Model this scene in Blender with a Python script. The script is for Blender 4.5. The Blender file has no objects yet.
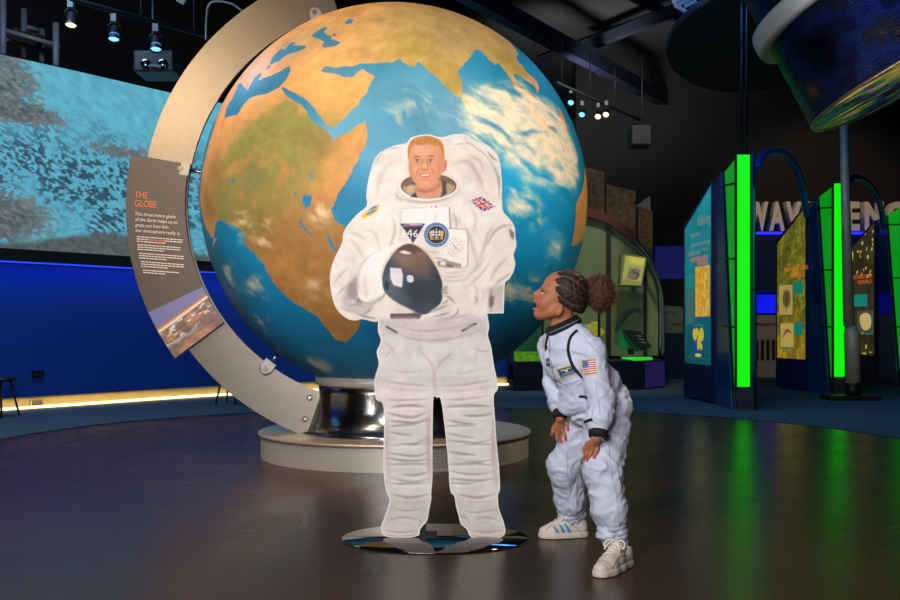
import bpy, math, random
import numpy as np
from mathutils import Vector, Matrix
from mathutils.bvhtree import BVHTree

random.seed(4); RNG = np.random.default_rng(4)
SC = bpy.context.scene; COL = SC.collection
F = 1000.0; CX, CY, CAMZ = 450.0, 327.0, 1.0      # focal length in px, principal column, horizon row, eye height

def P(px, py, Y):
    return np.array([(px-CX)*Y/F, Y, CAMZ-(py-CY)*Y/F])
def G(px, py):                                     # point of the floor seen at a pixel
    return P(px, py, F*CAMZ/(py-CY))
def V(p): return Vector([float(c) for c in p])
def unit(v): v = np.asarray(v, float); return v/np.linalg.norm(v)
def lin(c):
    c = np.asarray(c, float)/255.0
    return np.where(c <= .04045, c/12.92, ((c+.055)/1.055)**2.4)

# ------------------------------------------------------------------ materials
MATS = {}
def mat(name, rgb=(128,128,128), rough=.5, metal=0., emit=0., noise=0., nscale=20., bump=0., bscale=60., alpha=1., trans=0., spec=.5, attr=None, coat=0., ior=1.45, aniso=0.):
    if name in MATS: return MATS[name]
    m = bpy.data.materials.new(name); m.use_nodes = True
    nt = m.node_tree; N = nt.nodes; L = nt.links; b = N['Principled BSDF']
    c = (*[float(x) for x in lin(rgb)], 1)
    b.inputs['Base Color'].default_value = c
    b.inputs['Roughness'].default_value = rough; b.inputs['Metallic'].default_value = metal
    b.inputs['Specular IOR Level'].default_value = spec; b.inputs['Alpha'].default_value = alpha
    b.inputs['Transmission Weight'].default_value = trans; b.inputs['Coat Weight'].default_value = coat
    b.inputs['IOR'].default_value = ior; b.inputs['Anisotropic'].default_value = aniso
    src = None
    if attr:
        a = N.new('ShaderNodeAttribute'); a.attribute_name = attr; src = a.outputs['Color']
    if noise:
        t = N.new('ShaderNodeTexNoise'); t.inputs['Scale'].default_value = nscale; t.inputs['Detail'].default_value = 5
        co = N.new('ShaderNodeTexCoord'); L.new(co.outputs['Object'], t.inputs['Vector'])
        r = N.new('ShaderNodeMapRange'); r.inputs['To Min'].default_value = 1-noise; r.inputs['To Max'].default_value = 1+noise
        L.new(t.outputs['Fac'], r.inputs['Value'])
        mx = N.new('ShaderNodeVectorMath'); mx.operation = 'SCALE'
        if src: L.new(src, mx.inputs[0])
        else: mx.inputs[0].default_value = c[:3]
        L.new(r.outputs['Result'], mx.inputs['Scale']); src = mx.outputs['Vector']
    if emit:
        b.inputs['Emission Color'].default_value = c; b.inputs['Emission Strength'].default_value = emit
        if src: L.new(src, b.inputs['Emission Color'])
        b.inputs['Base Color'].default_value = (.01,.01,.01,1)
    elif src: L.new(src, b.inputs['Base Color'])
    if bump:
        t = N.new('ShaderNodeTexNoise'); t.inputs['Scale'].default_value = bscale; t.inputs['Detail'].default_value = 4
        co = N.new('ShaderNodeTexCoord'); L.new(co.outputs['Object'], t.inputs['Vector'])
        bp = N.new('ShaderNodeBump'); bp.inputs['Strength'].default_value = bump; bp.inputs['Distance'].default_value = .01
        L.new(t.outputs['Fac'], bp.inputs['Height']); L.new(bp.outputs['Normal'], b.inputs['Normal'])
    MATS[name] = m
    return m

# ------------------------------------------------------------------ objects
def mesh_np(name, verts, faces, colors=None, smooth=True):
    verts = np.asarray(verts, np.float32); me = bpy.data.meshes.new(name)
    if isinstance(faces, np.ndarray):
        nf, k = faces.shape
        me.vertices.add(len(verts)); me.vertices.foreach_set('co', verts.ravel())
        me.loops.add(nf*k); me.loops.foreach_set('vertex_index', faces.astype(np.int32).ravel())
        me.polygons.add(nf); me.polygons.foreach_set('loop_start', np.arange(0, nf*k, k, dtype=np.int32))
        me.update(calc_edges=True)
    else:
        me.from_pydata([tuple(map(float, v)) for v in verts], [], [tuple(int(i) for i in f) for f in faces])
        me.update()
    me.validate()
    if colors is not None:
        a = me.color_attributes.new('Col', 'FLOAT_COLOR', 'POINT')
        c = np.ones((len(verts), 4), np.float32); c[:, :3] = colors
        a.data.foreach_set('color', c.ravel())
    if smooth: me.polygons.foreach_set('use_smooth', np.ones(len(me.polygons), bool))
    return me

class MB:                                            # collects shapes into ONE mesh
    def __init__(s): s.v = []; s.f = []; s.sm = []
    def add(s, v, f, sm=False):
        o = len(s.v); s.v += [tuple(map(float, p)) for p in v]; s.f += [tuple(int(i)+o for i in q) for q in f]; s.sm += [sm]*len(f); return s
    def box(s, lo, hi, R=None, o=None):
        x0,y0,z0 = lo; x1,y1,z1 = hi
        v = np.array([(x0,y0,z0),(x1,y0,z0),(x1,y1,z0),(x0,y1,z0),(x0,y0,z1),(x1,y0,z1),(x1,y1,z1),(x0,y1,z1)], float)
        if R is not None: v = v@np.asarray(R).T
        if o is not None: v = v+np.asarray(o)
        return s.add(v, [(0,3,2,1),(4,5,6,7),(0,1,5,4),(1,2,6,5),(2,3,7,6),(3,0,4,7)])
    def beam(s, a, b, w, h, up=(0,0,1)):
        a = np.asarray(a, float); b = np.asarray(b, float); d = b-a; l = np.linalg.norm(d); d /= l
        up = np.asarray(up, float)
        if abs(d@up) > .95: up = np.array([0,1.,0])
        x = unit(np.cross(d, up)); z = np.cross(x, d)
        R = np.stack([x, d, z], 1)
        return s.box((-w/2,0,-h/2), (w/2,l,h/2), R, a)
    def prism(s, pts, d):                            # polygon (3-D points, planar) extruded by vector d
        n = len(pts); p = np.asarray(pts, float); v = np.concatenate([p, p+np.asarray(d)])
        nr = np.zeros(3)
        for i in range(n): nr += np.cross(p[i], p[(i+1) % n])
        fl = nr@np.asarray(d) > 0
        f = [tuple(range(n))[::-1] if fl else tuple(range(n)), tuple(range(n, 2*n)) if fl else tuple(range(n, 2*n))[::-1]]
        for i in range(n):
            j = (i+1) % n
            f.append((i, j, n+j, n+i) if fl else (j, i, n+i, n+j))
        return s.add(v, f)
    def lathe(s, prof, o=(0,0,0), axis=(0,0,1), n=48, sm=True, caps=True):
        ax = unit(axis); t = np.array([1.,0,0]) if abs(ax[0]) < .8 else np.array([0,1.,0])
        u = unit(np.cross(t, ax)); w = np.cross(ax, u); o = np.asarray(o, float)
        a = np.arange(n)*2*math.pi/n; ring = np.cos(a)[:,None]*u+np.sin(a)[:,None]*w
        v = np.concatenate([o+ring*r+ax*z for r, z in prof]); f = []
        for k in range(len(prof)-1):
            for i in range(n):
                j = (i+1) % n; f.append((k*n+i, k*n+j, (k+1)*n+j, (k+1)*n+i))
        s.add(v, f, sm)
        if caps:
            o0 = len(s.v)-len(v)
            s.f += [tuple(o0+i for i in range(n))[::-1], tuple(o0+(len(prof)-1)*n+i for i in range(n))]; s.sm += [False]*2
        return s
    def cyl(s, a, b, r, r2=None, n=20):
        a = np.asarray(a, float); b = np.asarray(b, float); l = np.linalg.norm(b-a)
        return s.lathe([(r,0),(r if r2 is None else r2,l)], a, b-a, n)
    def tube(s, pts, r, n=10, closed=False):
        pts = [np.asarray(p, float) for p in pts]; m = len(pts); rr = r if hasattr(r, '__len__') else [r]*m
        v = []; up = None
        for i in range(m):
            if closed: d = pts[(i+1) % m]-pts[i-1]
            else: d = pts[min(i+1, m-1)]-pts[max(i-1, 0)]
            d = unit(d)
            if up is None: up = np.array([0,0,1.]) if abs(d[2]) < .9 else np.array([1.,0,0])
            x = unit(np.cross(d, up)); up = np.cross(x, d)
            for k in range(n):
                a = 2*math.pi*k/n; v.append(pts[i]+rr[i]*(math.cos(a)*x+math.sin(a)*up))
        f = []
        for i in range(m if closed else m-1):
            i2 = (i+1) % m
            for k in range(n):
                k2 = (k+1) % n; f.append((i*n+k, i*n+k2, i2*n+k2, i2*n+k))
        o0 = len(s.v); s.add(v, f, True)
        if not closed:
            s.f += [tuple(o0+k for k in range(n))[::-1], tuple(o0+(m-1)*n+k for k in range(n))]; s.sm += [False]*2
        return s
    def sphere(s, c, r, n=16, sc=(1,1,1)):
        c = np.asarray(c, float); pr = []
        v = []; f = []
        for i in range(n//2+1):
            t = math.pi*i/(n//2)
            for k in range(n):
                a = 2*math.pi*k/n
                v.append(c+r*np.array([math.sin(t)*math.cos(a)*sc[0], math.sin(t)*math.sin(a)*sc[1], math.cos(t)*sc[2]]))
        for i in range(n//2):
            for k in range(n):
                k2 = (k+1) % n; f.append((i*n+k, (i+1)*n+k, (i+1)*n+k2, i*n+k2))
        return s.add(v, f, True)
    def build(s, name, m, parent=None, bevel=0.):
        me = bpy.data.meshes.new(name); me.from_pydata(s.v, [], s.f); me.update()
        me.polygons.foreach_set('use_smooth', s.sm)
        o = link(name, me, m, parent)
        if bevel:
            bv = o.modifiers.new('bevel', 'BEVEL'); bv.width = bevel; bv.segments = 2; bv.limit_method = 'ANGLE'
        return o

def world_loc(o):
    l = Vector((0,0,0))
    while o: l = l+o.location; o = o.parent
    return l
def link(name, me, m, parent=None):
    o = bpy.data.objects.new(name, me); COL.objects.link(o)
    if m is not None and not me.materials: me.materials.append(m)
    if parent is not None:
        o.parent = parent; o.location = -world_loc(parent)
    return o
def tag(o, label=None, cat=None, group=None, kind=None):
    if label: o['label'] = label
    if cat: o['category'] = cat
    if group: o['group'] = group
    if kind: o['kind'] = kind
    return o
def thing(name, loc, label, cat, group=None):
    o = bpy.data.objects.new(name, None); COL.objects.link(o); o.location = V(loc); o.empty_display_size = .1
    return tag(o, label, cat, group)
def struct(name, mb, m, **k):
    o = mb.build(name, m, **k) if isinstance(mb, MB) else link(name, mb, m); o['kind'] = 'structure'; return o
def copy_tree(o, parent=None):
    c = o.copy(); COL.objects.link(c)
    if parent is not None: c.parent = parent
    for ch in list(o.children): copy_tree(ch, c)
    return c
def text_mesh(body, size, o, ex, ey, depth=.0, align='LEFT', width=1., space=1., bold=0.):
    cu = bpy.data.curves.new('lettering', 'FONT'); cu.body = body; cu.size = size; cu.extrude = depth; cu.align_x = align
    cu.space_line = space; cu.offset = bold
    t = bpy.data.objects.new('t', cu); COL.objects.link(t)
    dg = bpy.context.evaluated_depsgraph_get(); me = bpy.data.meshes.new_from_object(t.evaluated_get(dg))
    bpy.data.objects.remove(t); bpy.data.curves.remove(cu)
    ex = unit(ex); ey = unit(ey); ez = np.cross(ex, ey); n = len(me.vertices)
    co = np.zeros(n*3, np.float32); me.vertices.foreach_get('co', co); co = co.reshape(-1,3)
    w = np.asarray(o)+co[:,:1]*width*ex+co[:,1:2]*ey+co[:,2:]*ez
    me.vertices.foreach_set('co', w.astype(np.float32).ravel()); me.update()
    me.materials.clear()
    return me

# ------------------------------------------------------------------ noise, painter, surface nets
def _hash(i, j, k, s):
    h = (i.astype(np.uint32)*np.uint32(374761393)) ^ (j.astype(np.uint32)*np.uint32(668265263)) ^ (k.astype(np.uint32)*np.uint32(2147483647)) ^ np.uint32((s*1274126177) & 0xffffffff)
    h = (h ^ (h >> np.uint32(13)))*np.uint32(1274126177); h = (h ^ (h >> np.uint32(16)))*np.uint32(2246822519)
    return (h & np.uint32(0xffffff)).astype(np.float32)/np.float32(0xffffff)
def vnoise(p, s=0):
    p = np.asarray(p, np.float32); f = np.floor(p); i = f.astype(np.int64); t = p-f; t = t*t*(3-2*t); r = 0
    for a in (0,1):
        for b in (0,1):
            for c in (0,1):
                w = (t[...,0] if a else 1-t[...,0])*(t[...,1] if b else 1-t[...,1])*(t[...,2] if c else 1-t[...,2])
                r = r+w*_hash(i[...,0]+a, i[...,1]+b, i[...,2]+c, s)
    return r
def fbm(p, o=4, s=0):
    r = 0; a = .5; t = 0
    for k in range(o):
        r = r+a*vnoise(np.asarray(p)*(2**k), s+k*7); t += a; a *= .5
    return r/t
def smooth(a, b, x):
    t = np.clip((x-a)/(b-a), 0, 1); return t*t*(3-2*t)
def inpoly(x, y, pts):
    r = np.zeros(x.shape, bool); n = len(pts)
    for i in range(n):
        x1, y1 = pts[i]; x2, y2 = pts[(i+1) % n]
        if y1 == y2: continue
        r ^= ((y1 > y) != (y2 > y)) & (x < (x2-x1)*(y-y1)/(y2-y1)+x1)
    return r
def blur2(m, sg):
    if sg <= 0: return m
    r = max(1, int(sg*2.5)); k = np.exp(-np.arange(-r, r+1)**2/(2*sg*sg)); k /= k.sum()
    for ax in (0,1):
        pad = [(0,0),(0,0)]; pad[ax] = (r, r); q = np.pad(m, pad); o = 0
        for i, w in enumerate(k):
            sl = [slice(None)]*2; sl[ax] = slice(i, i+m.shape[ax]); o = o+w*q[tuple(sl)]
        m = o
    return m
class Canvas:
    def __init__(s, x0, y0, x1, y1, k, rgb):
        s.x0, s.y0, s.k = x0, y0, k; s.w = int(round((x1-x0)*k))+1; s.h = int(round((y1-y0)*k))+1
        s.X, s.Y = np.meshgrid(x0+np.arange(s.w)/k, y0+np.arange(s.h)/k)
        s.c = np.ones((s.h, s.w, 3))*np.asarray(rgb, float)
        s.clip = None
    def _win(s, a, b, c, d, pad):
        i0 = max(0, int((a-pad-s.x0)*s.k)); i1 = min(s.w, int((c+pad-s.x0)*s.k)+2)
        j0 = max(0, int((b-pad-s.y0)*s.k)); j1 = min(s.h, int((d+pad-s.y0)*s.k)+2)
        return (slice(j0, max(j0, j1)), slice(i0, max(i0, i1)))
    def comp(s, sl, m, rgb, mode='mix'):
        if s.clip is not None: m = m*s.clip[sl]
        rgb = np.asarray(rgb, float); m = m[...,None]; d = s.c[sl]
        if mode == 'mul': s.c[sl] = d*(1-m)+d*(rgb/255.)*m
        else: s.c[sl] = d*(1-m)+rgb*m
    def poly(s, pts, rgb, a=1., blur=0., mode='mix'):
        p = np.asarray(pts, float); sl = s._win(p[:,0].min(), p[:,1].min(), p[:,0].max(), p[:,1].max(), blur*3+1)
        x, y = s.X[sl], s.Y[sl]
        if x.size == 0: return
        m = 0
        for dx, dy in ((-.25,-.25),(.25,-.25),(-.25,.25),(.25,.25)): m = m+inpoly(x+dx/s.k, y+dy/s.k, pts)*.25
        s.comp(sl, blur2(m, blur*s.k)*a, rgb, mode)
    def ell(s, cx, cy, rx, ry, rgb, a=1., rot=0., blur=0., mode='mix'):
        R = max(rx, ry); sl = s._win(cx-R, cy-R, cx+R, cy+R, blur*3+1); x, y = s.X[sl]-cx, s.Y[sl]-cy
        if x.size == 0: return
        c, n = math.cos(rot), math.sin(rot); u = (x*c+y*n)/rx; v = (-x*n+y*c)/ry
        d = (np.sqrt(u*u+v*v)-1)*min(rx, ry)
        s.comp(sl, blur2(np.clip(.5-d*s.k, 0, 1), blur*s.k)*a, rgb, mode)
    def line(s, pts, w, rgb, a=1., blur=0., mode='mix', taper=False):
        p = np.asarray(pts, float); sl = s._win(p[:,0].min(), p[:,1].min(), p[:,0].max(), p[:,1].max(), w+blur*3+1)
        x, y = s.X[sl], s.Y[sl]
        if x.size == 0: return
        m = np.zeros(x.shape); L = np.r_[0, np.cumsum(np.hypot(*np.diff(p, axis=0).T))]
        for i in range(len(p)-1):
            d = p[i+1]-p[i]; q = d@d+1e-9; t = np.clip(((x-p[i,0])*d[0]+(y-p[i,1])*d[1])/q, 0, 1)
            ds = np.hypot(x-p[i,0]-t*d[0], y-p[i,1]-t*d[1]); ww = w/2
            if taper:
                u = (L[i]+t*(L[i+1]-L[i]))/L[-1]; ww = w/2*np.sin(np.pi*np.clip(u, .03, .97))
            m = np.maximum(m, np.clip((ww-ds)*s.k+.5, 0, 1))
        s.comp(sl, blur2(m, blur*s.k)*a, rgb, mode)
    def curve(s, pts, w, rgb, a=1., blur=0., mode='mix', taper=True):
        s.line(spline(pts, 6), w, rgb, a, blur, mode, taper)
    def grid(s, name, fn, m, parent=None, mask=None, smoothn=False):
        idx = -np.ones((s.h, s.w), np.int64)
        msk = np.ones((s.h, s.w), bool) if mask is None else mask
        idx[msk] = np.arange(msk.sum())
        v = fn(s.X[msk], s.Y[msk]); a, b, c, d = idx[:-1,:-1], idx[:-1,1:], idx[1:,1:], idx[1:,:-1]
        ok = (a >= 0) & (b >= 0) & (c >= 0) & (d >= 0)
        f = np.stack([d[ok], c[ok], b[ok], a[ok]], 1)
        return link(name, mesh_np(name, v, f, lin(np.clip(s.c[msk], 0, 255)), smoothn), m, parent)
def spline(pts, n=8, closed=False):
    p = np.asarray(pts, float); m = len(p); o = []
    for i in range(m if closed else m-1):
        if closed: a, b, c, d = p[i-1], p[i], p[(i+1) % m], p[(i+2) % m]
        else: a, b, c, d = p[max(i-1,0)], p[i], p[i+1], p[min(i+2,m-1)]
        for k in range(n):
            t = k/n; o.append(.5*((2*b)+(c-a)*t+(2*a-5*b+4*c-d)*t*t+(3*b-a-3*c+d)*t**3))
    if not closed: o.append(p[-1])
    return np.array(o)

class Field:                                         # signed distance grid: smooth unions, then one closed skin
    def __init__(s, lo, hi, h):
        s.lo = np.asarray(lo, float); s.h = h; s.n = np.ceil((np.asarray(hi)-s.lo)/h).astype(int)+1
        s.a = np.full(s.n, 1., np.float32)
    def _op(s, fn, lo, hi, k, mode):
        m = k+4*s.h; i0 = np.maximum(0, np.floor((np.asarray(lo)-m-s.lo)/s.h).astype(int)); i1 = np.minimum(s.n, np.ceil((np.asarray(hi)+m-s.lo)/s.h).astype(int)+1)
        if (i1 <= i0).any(): return s
        ax = [s.lo[q]+s.h*np.arange(i0[q], i1[q]) for q in range(3)]
        p = np.stack(np.meshgrid(*ax, indexing='ij'), -1).astype(np.float32); d = fn(p).astype(np.float32)
        sl = tuple(slice(i0[q], i1[q]) for q in range(3)); e = s.a[sl]
        if mode == 'sub':
            d = -d; t = np.clip(.5+.5*(d-e)/max(k,1e-6), 0, 1); s.a[sl] = e*(1-t)+d*t+k*t*(1-t)
        else:
            t = np.clip(.5+.5*(e-d)/max(k,1e-6), 0, 1); s.a[sl] = e*(1-t)+d*t-k*t*(1-t)
        return s
    def cone(s, a, b, ra, rb, k=.02, mode='add'):
        a = np.asarray(a, float); b = np.asarray(b, float); d = b-a; q = d@d+1e-12; R = max(ra, rb)
        def fn(p):
            w = p-a; t = np.clip((w@d)/q, 0, 1); return np.linalg.norm(w-t[...,None]*d, axis=-1)-(ra+(rb-ra)*t)
        return s._op(fn, np.minimum(a,b)-R, np.maximum(a,b)+R, k, mode)
    def chain(s, pts, rs, k=.02):
        for i in range(len(pts)-1): s.cone(pts[i], pts[i+1], rs[i], rs[i+1], k)
        return s
    def ell(s, c, r, R=None, k=.02, mode='add'):
        c = np.asarray(c, float); r = np.asarray(r, float); R = np.eye(3) if R is None else np.asarray(R)
        def fn(p):
            q = (p-c)@R; k0 = np.linalg.norm(q/r, axis=-1); k1 = np.linalg.norm(q/(r*r), axis=-1)+1e-9
            return k0*(k0-1)/k1
        m = r.max(); return s._op(fn, c-m, c+m, k, mode)
    def half(s, o, n, k=.003):                       # cut away everything on the +n side of a plane
        o = np.asarray(o, float); n = unit(n)
        return s._op(lambda p: -((p-o)@n), s.lo, s.lo+s.n*s.h, k, 'sub')
    def mesh(s):
        a = s.a; neg = a < 0; n = np.array(a.shape)-1; cnt = np.zeros(n, np.int8)
        for i in (0,1):
            for j in (0,1):
                for k in (0,1): cnt += neg[i:i+n[0], j:j+n[1], k:k+n[2]]
        act = np.argwhere((cnt > 0) & (cnt < 8)); del cnt
        acc = np.zeros((len(act),3)); num = np.zeros(len(act))
        cor = np.array([(i,j,k) for i in (0,1) for j in (0,1) for k in (0,1)])
        val = [a[tuple((act+c).T)] for c in cor]
        for p in range(8):
            for q in range(p+1, 8):
                if np.abs(cor[p]-cor[q]).sum() != 1: continue
                x, y = val[p], val[q]; cr = (x < 0) != (y < 0); t = np.where(cr, x/(x-y+1e-12*(x == y)), 0)
                acc += np.where(cr[:,None], cor[p]+t[:,None]*(cor[q]-cor[p]), 0); num += cr
        v = s.lo+s.h*(act+acc/num[:,None]); key = np.full(n, -1, np.int32); key[tuple(act.T)] = np.arange(len(act)); fs = []
        for ax in range(3):
            u, w = (ax+1) % 3, (ax+2) % 3; sa = [slice(None)]*3; sb = [slice(None)]*3; sa[ax] = slice(0,-1); sb[ax] = slice(1,None)
            e = np.argwhere(neg[tuple(sa)] != neg[tuple(sb)]); e = e[(e[:,u] > 0) & (e[:,w] > 0) & (e[:,u] < n[u]) & (e[:,w] < n[w])]
            fl = neg[tuple(e.T)]; du = np.zeros(3, int); du[u] = 1; dw = np.zeros(3, int); dw[w] = 1
            q = np.stack([key[tuple((e-du-dw).T)], key[tuple((e-dw).T)], key[tuple(e.T)], key[tuple((e-du).T)]], 1)
            q[~fl] = q[~fl][:, ::-1]; fs.append(q)
        f = np.concatenate(fs); f = f[(f >= 0).all(1)]
        return v, f
def vnormals(v, f):
    n = np.zeros_like(v); c = np.cross(v[f[:,2]]-v[f[:,0]], v[f[:,3]]-v[f[:,1]])
    for i in range(4): np.add.at(n, f[:,i], c)
    return n/(np.linalg.norm(n, axis=1, keepdims=True)+1e-12)
def relax(v, f, it=2, w=.5):
    for _ in range(it):
        s = np.zeros_like(v); k = np.zeros(len(v))
        for i in range(4):
            for j in ((i+1) % 4, (i-1) % 4): np.add.at(s, f[:,i], v[f[:,j]]); np.add.at(k, f[:,i], 1)
        v = v+w*(s/np.maximum(k,1)[:,None]-v)
    return v
# ==== SCENE PARTS FOLLOW ====
# ------------------------------------------------------------------ camera, world
cam = bpy.data.cameras.new('camera'); co_ = bpy.data.objects.new('camera', cam); COL.objects.link(co_)
co_.location = (0,0,CAMZ); co_.rotation_euler = (math.pi/2,0,0); cam.lens = 40; cam.sensor_width = 36; cam.shift_y = .03
cam.clip_start = .05; cam.clip_end = 200; SC.camera = co_
SC.view_settings.view_transform = 'Standard'; SC.view_settings.look = 'None'; SC.view_settings.gamma = 1; SC.view_settings.exposure = 0
w = bpy.data.worlds.new('world'); SC.world = w; w.use_nodes = True
w.node_tree.nodes['Background'].inputs['Color'].default_value = (.30,.38,.60,1); w.node_tree.nodes['Background'].inputs['Strength'].default_value = .03

def lamp(kind, loc, aim, power, rgb, size=.3, angle=60, blend=.5, sy=None, spread=None):
    l = bpy.data.lights.new('scene_light', kind); l.energy = power; l.color = tuple(lin(rgb))  # one name for lights of real fixtures and for added fills
    if kind == 'AREA':
        l.size = size
        if sy: l.shape = 'RECTANGLE'; l.size_y = sy
        if spread: l.spread = math.radians(spread)
    else: l.shadow_soft_size = size
    if kind == 'SPOT': l.spot_size = math.radians(angle); l.spot_blend = blend
    o = bpy.data.objects.new('scene_light', l); COL.objects.link(o); o.location = V(loc)
    o.rotation_euler = (V(aim)-V(loc)).to_track_quat('-Z', 'Y').to_euler(); return o

# ------------------------------------------------------------------ common materials
steel = mat('brushed_steel', (110,105,99), .36, 1., noise=.10, nscale=14, bump=.04, bscale=220)
steel2 = mat('satin_steel', (206,202,196), .42, .45, noise=.06, nscale=30)
chrome = mat('bright_steel', (176,174,170), .2, 1., noise=.03, nscale=40)
black = mat('black_metal', (14,14,16), .5, noise=.2, nscale=10)
greymetal = mat('grey_painted_metal', (92,94,100), .5, noise=.1, nscale=12)
navy = mat('navy_laminate', (10,28,68), .35, noise=.12, nscale=5)
navyglass = mat('blue_tinted_acrylic', (10,66,120), .14, noise=.15, nscale=4, alpha=.75)
glassdark = mat('smoked_glass', (10,12,15), .05, noise=.05, nscale=5, spec=.9, coat=.6)

# ------------------------------------------------------------------ floor, carpet, ceiling, walls
def floor_mat():
    m = mat('polished_floor_tiles', (60,42,30), .3, noise=.25, nscale=2.5, spec=.27)
    nt = m.node_tree; N = nt.nodes; L = nt.links; b = N['Principled BSDF']
    co = N.new('ShaderNodeTexCoord'); mp = N.new('ShaderNodeMapping'); mp.inputs['Rotation'].default_value = (0,0,math.radians(38))
    L.new(co.outputs['Object'], mp.inputs['Vector'])
    br = N.new('ShaderNodeTexBrick'); br.inputs['Scale'].default_value = 1.; br.inputs['Mortar Size'].default_value = .0035
    br.inputs['Brick Width'].default_value = 1.2; br.inputs['Row Height'].default_value = .6; br.inputs['Mortar Smooth'].default_value = .2
    L.new(mp.outputs['Vector'], br.inputs['Vector'])
    n = N.new('ShaderNodeTexNoise'); n.inputs['Scale'].default_value = 420; L.new(co.outputs['Object'], n.inputs['Vector'])
    n2 = N.new('ShaderNodeTexNoise'); n2.inputs['Scale'].default_value = 1.6; n2.inputs['Detail'].default_value = 6; L.new(co.outputs['Object'], n2.inputs['Vector'])
    r = N.new('ShaderNodeMapRange'); r.inputs['To Min'].default_value = .20; r.inputs['To Max'].default_value = .33
    L.new(n2.outputs['Fac'], r.inputs['Value']); L.new(r.outputs['Result'], b.inputs['Roughness'])
    mx = N.new('ShaderNodeMath'); mx.operation = 'MULTIPLY_ADD'; mx.inputs[1].default_value = -2.6
    L.new(br.outputs['Fac'], mx.inputs[0]); L.new(n.outputs['Fac'], mx.inputs[2])
    bp = N.new('ShaderNodeBump'); bp.inputs['Strength'].default_value = .05; bp.inputs['Distance'].default_value = .004
    L.new(mx.outputs[0], bp.inputs['Height']); L.new(bp.outputs['Normal'], b.inputs['Normal'])
    return m
struct('floor', MB().box((-14,-3,-.12),(16,27,0)), floor_mat())
carpet_m = mat('blue_grey_carpet', (70,90,100), .95, noise=.3, nscale=90, bump=.5, bscale=300, spec=.1)
c0 = np.array([0,8.35]); ang = np.radians(np.linspace(-4, 184, 60)); arc = [(c0[0]+4.05*math.cos(a), c0[1]+4.05*math.sin(a)) for a in ang]
mb = MB()
for i in range(len(arc)-1):                            # carpet outside the round dark floor
    a, b = arc[i], arc[i+1]; ca, cb = [(c0[0]+(p[0]-c0[0])*3.3, min(26.5, c0[1]+(p[1]-c0[1])*5)) for p in (a, b)]
    mb.add([(a[0],a[1],.004),(b[0],b[1],.004),(cb[0],cb[1],.004),(ca[0],ca[1],.004)], [(0,3,2,1)])
o = struct('floor_carpet', mb, carpet_m)
concrete = mat('dark_ceiling_boards', (34,35,38), .8, noise=.2, nscale=2)
mb = MB().box((-14,-3,6.6),(16,27,6.75))
struct('ceiling', mb, concrete)
darkwall = mat('black_painted_wall', (12,12,16), .85, noise=.25, nscale=2)
struct('wall_back', MB().box((2.6,20.6,0),(16,20.8,6.6)), darkwall)
struct('wall_right', MB().box((15.8,-3,0),(16,27,6.6)), darkwall)
struct('wall_left', MB().box((-14,-3,0),(-13.8,27,6.6)), darkwall)
struct('wall_rear', MB().box((-14,-3,0),(16,-2.8,6.6)), darkwall)

# curved blue wall with its black band and the big curved screen above it
wp = spline([(-10.5,4.5),(-8.4,8.2),(-5.29,11.76),(-3.29,14.3),(-1.2,16.0),(1.0,16.93)], 10)
def sweep(path, z0, z1, t=.12, out=0.):                # wall following the plan path; +t goes away from the hall
    n = len(path); d = np.gradient(path, axis=0); nr = np.stack([-d[:,1], d[:,0]], 1); nr /= np.linalg.norm(nr, axis=1)[:,None]
    a = path-nr*out; b = path+nr*t; v = [(*a[i],z0) for i in range(n)]+[(*a[i],z1) for i in range(n)]+[(*b[i],z0) for i in range(n)]+[(*b[i],z1) for i in range(n)]
    f = []
    for i in range(n-1):
        f += [(i,i+1,n+i+1,n+i),(3*n+i,3*n+i+1,2*n+i+1,2*n+i),(n+i,n+i+1,3*n+i+1,3*n+i),(2*n+i,2*n+i+1,i+1,i)]
    f += [(0,n,3*n,2*n),(n-1,3*n-1,4*n-1,2*n-1)]
    return MB().add(v, f)
blue_m = mat('deep_blue_wall_paint', (16,64,150), .55, noise=.06, nscale=3, spec=.3)
struct('wall_curved', sweep(wp, .16, 1.78), blue_m)
struct('trim_1', sweep(wp, 1.78, 1.92, .12, .10), black)                                  # black band under the screen
struct('baseboard_left', sweep(wp, 0, .16, .16, -.08), mat('pale_kickboard', (196,180,132), .5, noise=.08, nscale=6))
struct('wall_curved_upper', sweep(wp, 1.0, 6.6, 2.8, -2.6), darkwall)
def alongwall(out):
    d = np.gradient(wp, axis=0); nr = np.stack([-d[:,1], d[:,0]], 1); nr /= np.linalg.norm(nr, axis=1)[:,None]
    return wp-nr*out
led_b = mat('blue_led_strip', (40,70,255), emit=1.3, noise=.02); led_w = mat('warm_led_strip', (255,236,170), emit=2.6, noise=.02)
q = alongwall(.05); tag(MB().tube([(x,y,1.772) for x, y in q], .012, 6).build('led_strip', led_b), 'thin blue light strip along the top of the blue wall under the screen', 'light strip')
q = alongwall(-.03); tag(MB().tube([(x,y,.03) for x, y in q], .018, 6).build('led_strip', led_w), 'warm yellow light strip along the foot of the curved blue wall', 'light strip')
def striplights(out, z, aimout, aimz, power, rgb, sy):
    q = alongwall(out); q2 = alongwall(aimout)
    for i in range(8, len(q)-1, 6):
        j = min(i+6, len(q)-1); m = (q[i]+q[j])/2; a = (q2[i]+q2[j])/2; L = np.linalg.norm(q[j]-q[i])
        d = q[j]-q[i]
        o = lamp('AREA', (*m,z), (*a,aimz), power*L, rgb, L, sy=sy)
        zz = -(V((*a,aimz))-V((*m,z))).normalized(); x = Vector((d[0],d[1],0)).normalized(); x = (x-zz*x.dot(zz)).normalized(); y = zz.cross(x)
        o.rotation_euler = Matrix((x,y,zz)).transposed().to_euler()
striplights(.16, 1.74, .0, .9, 1.5, (50,90,255), .03)
striplights(.0, .145, .0, 0., 1.0, (255,206,120), .03)

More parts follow.
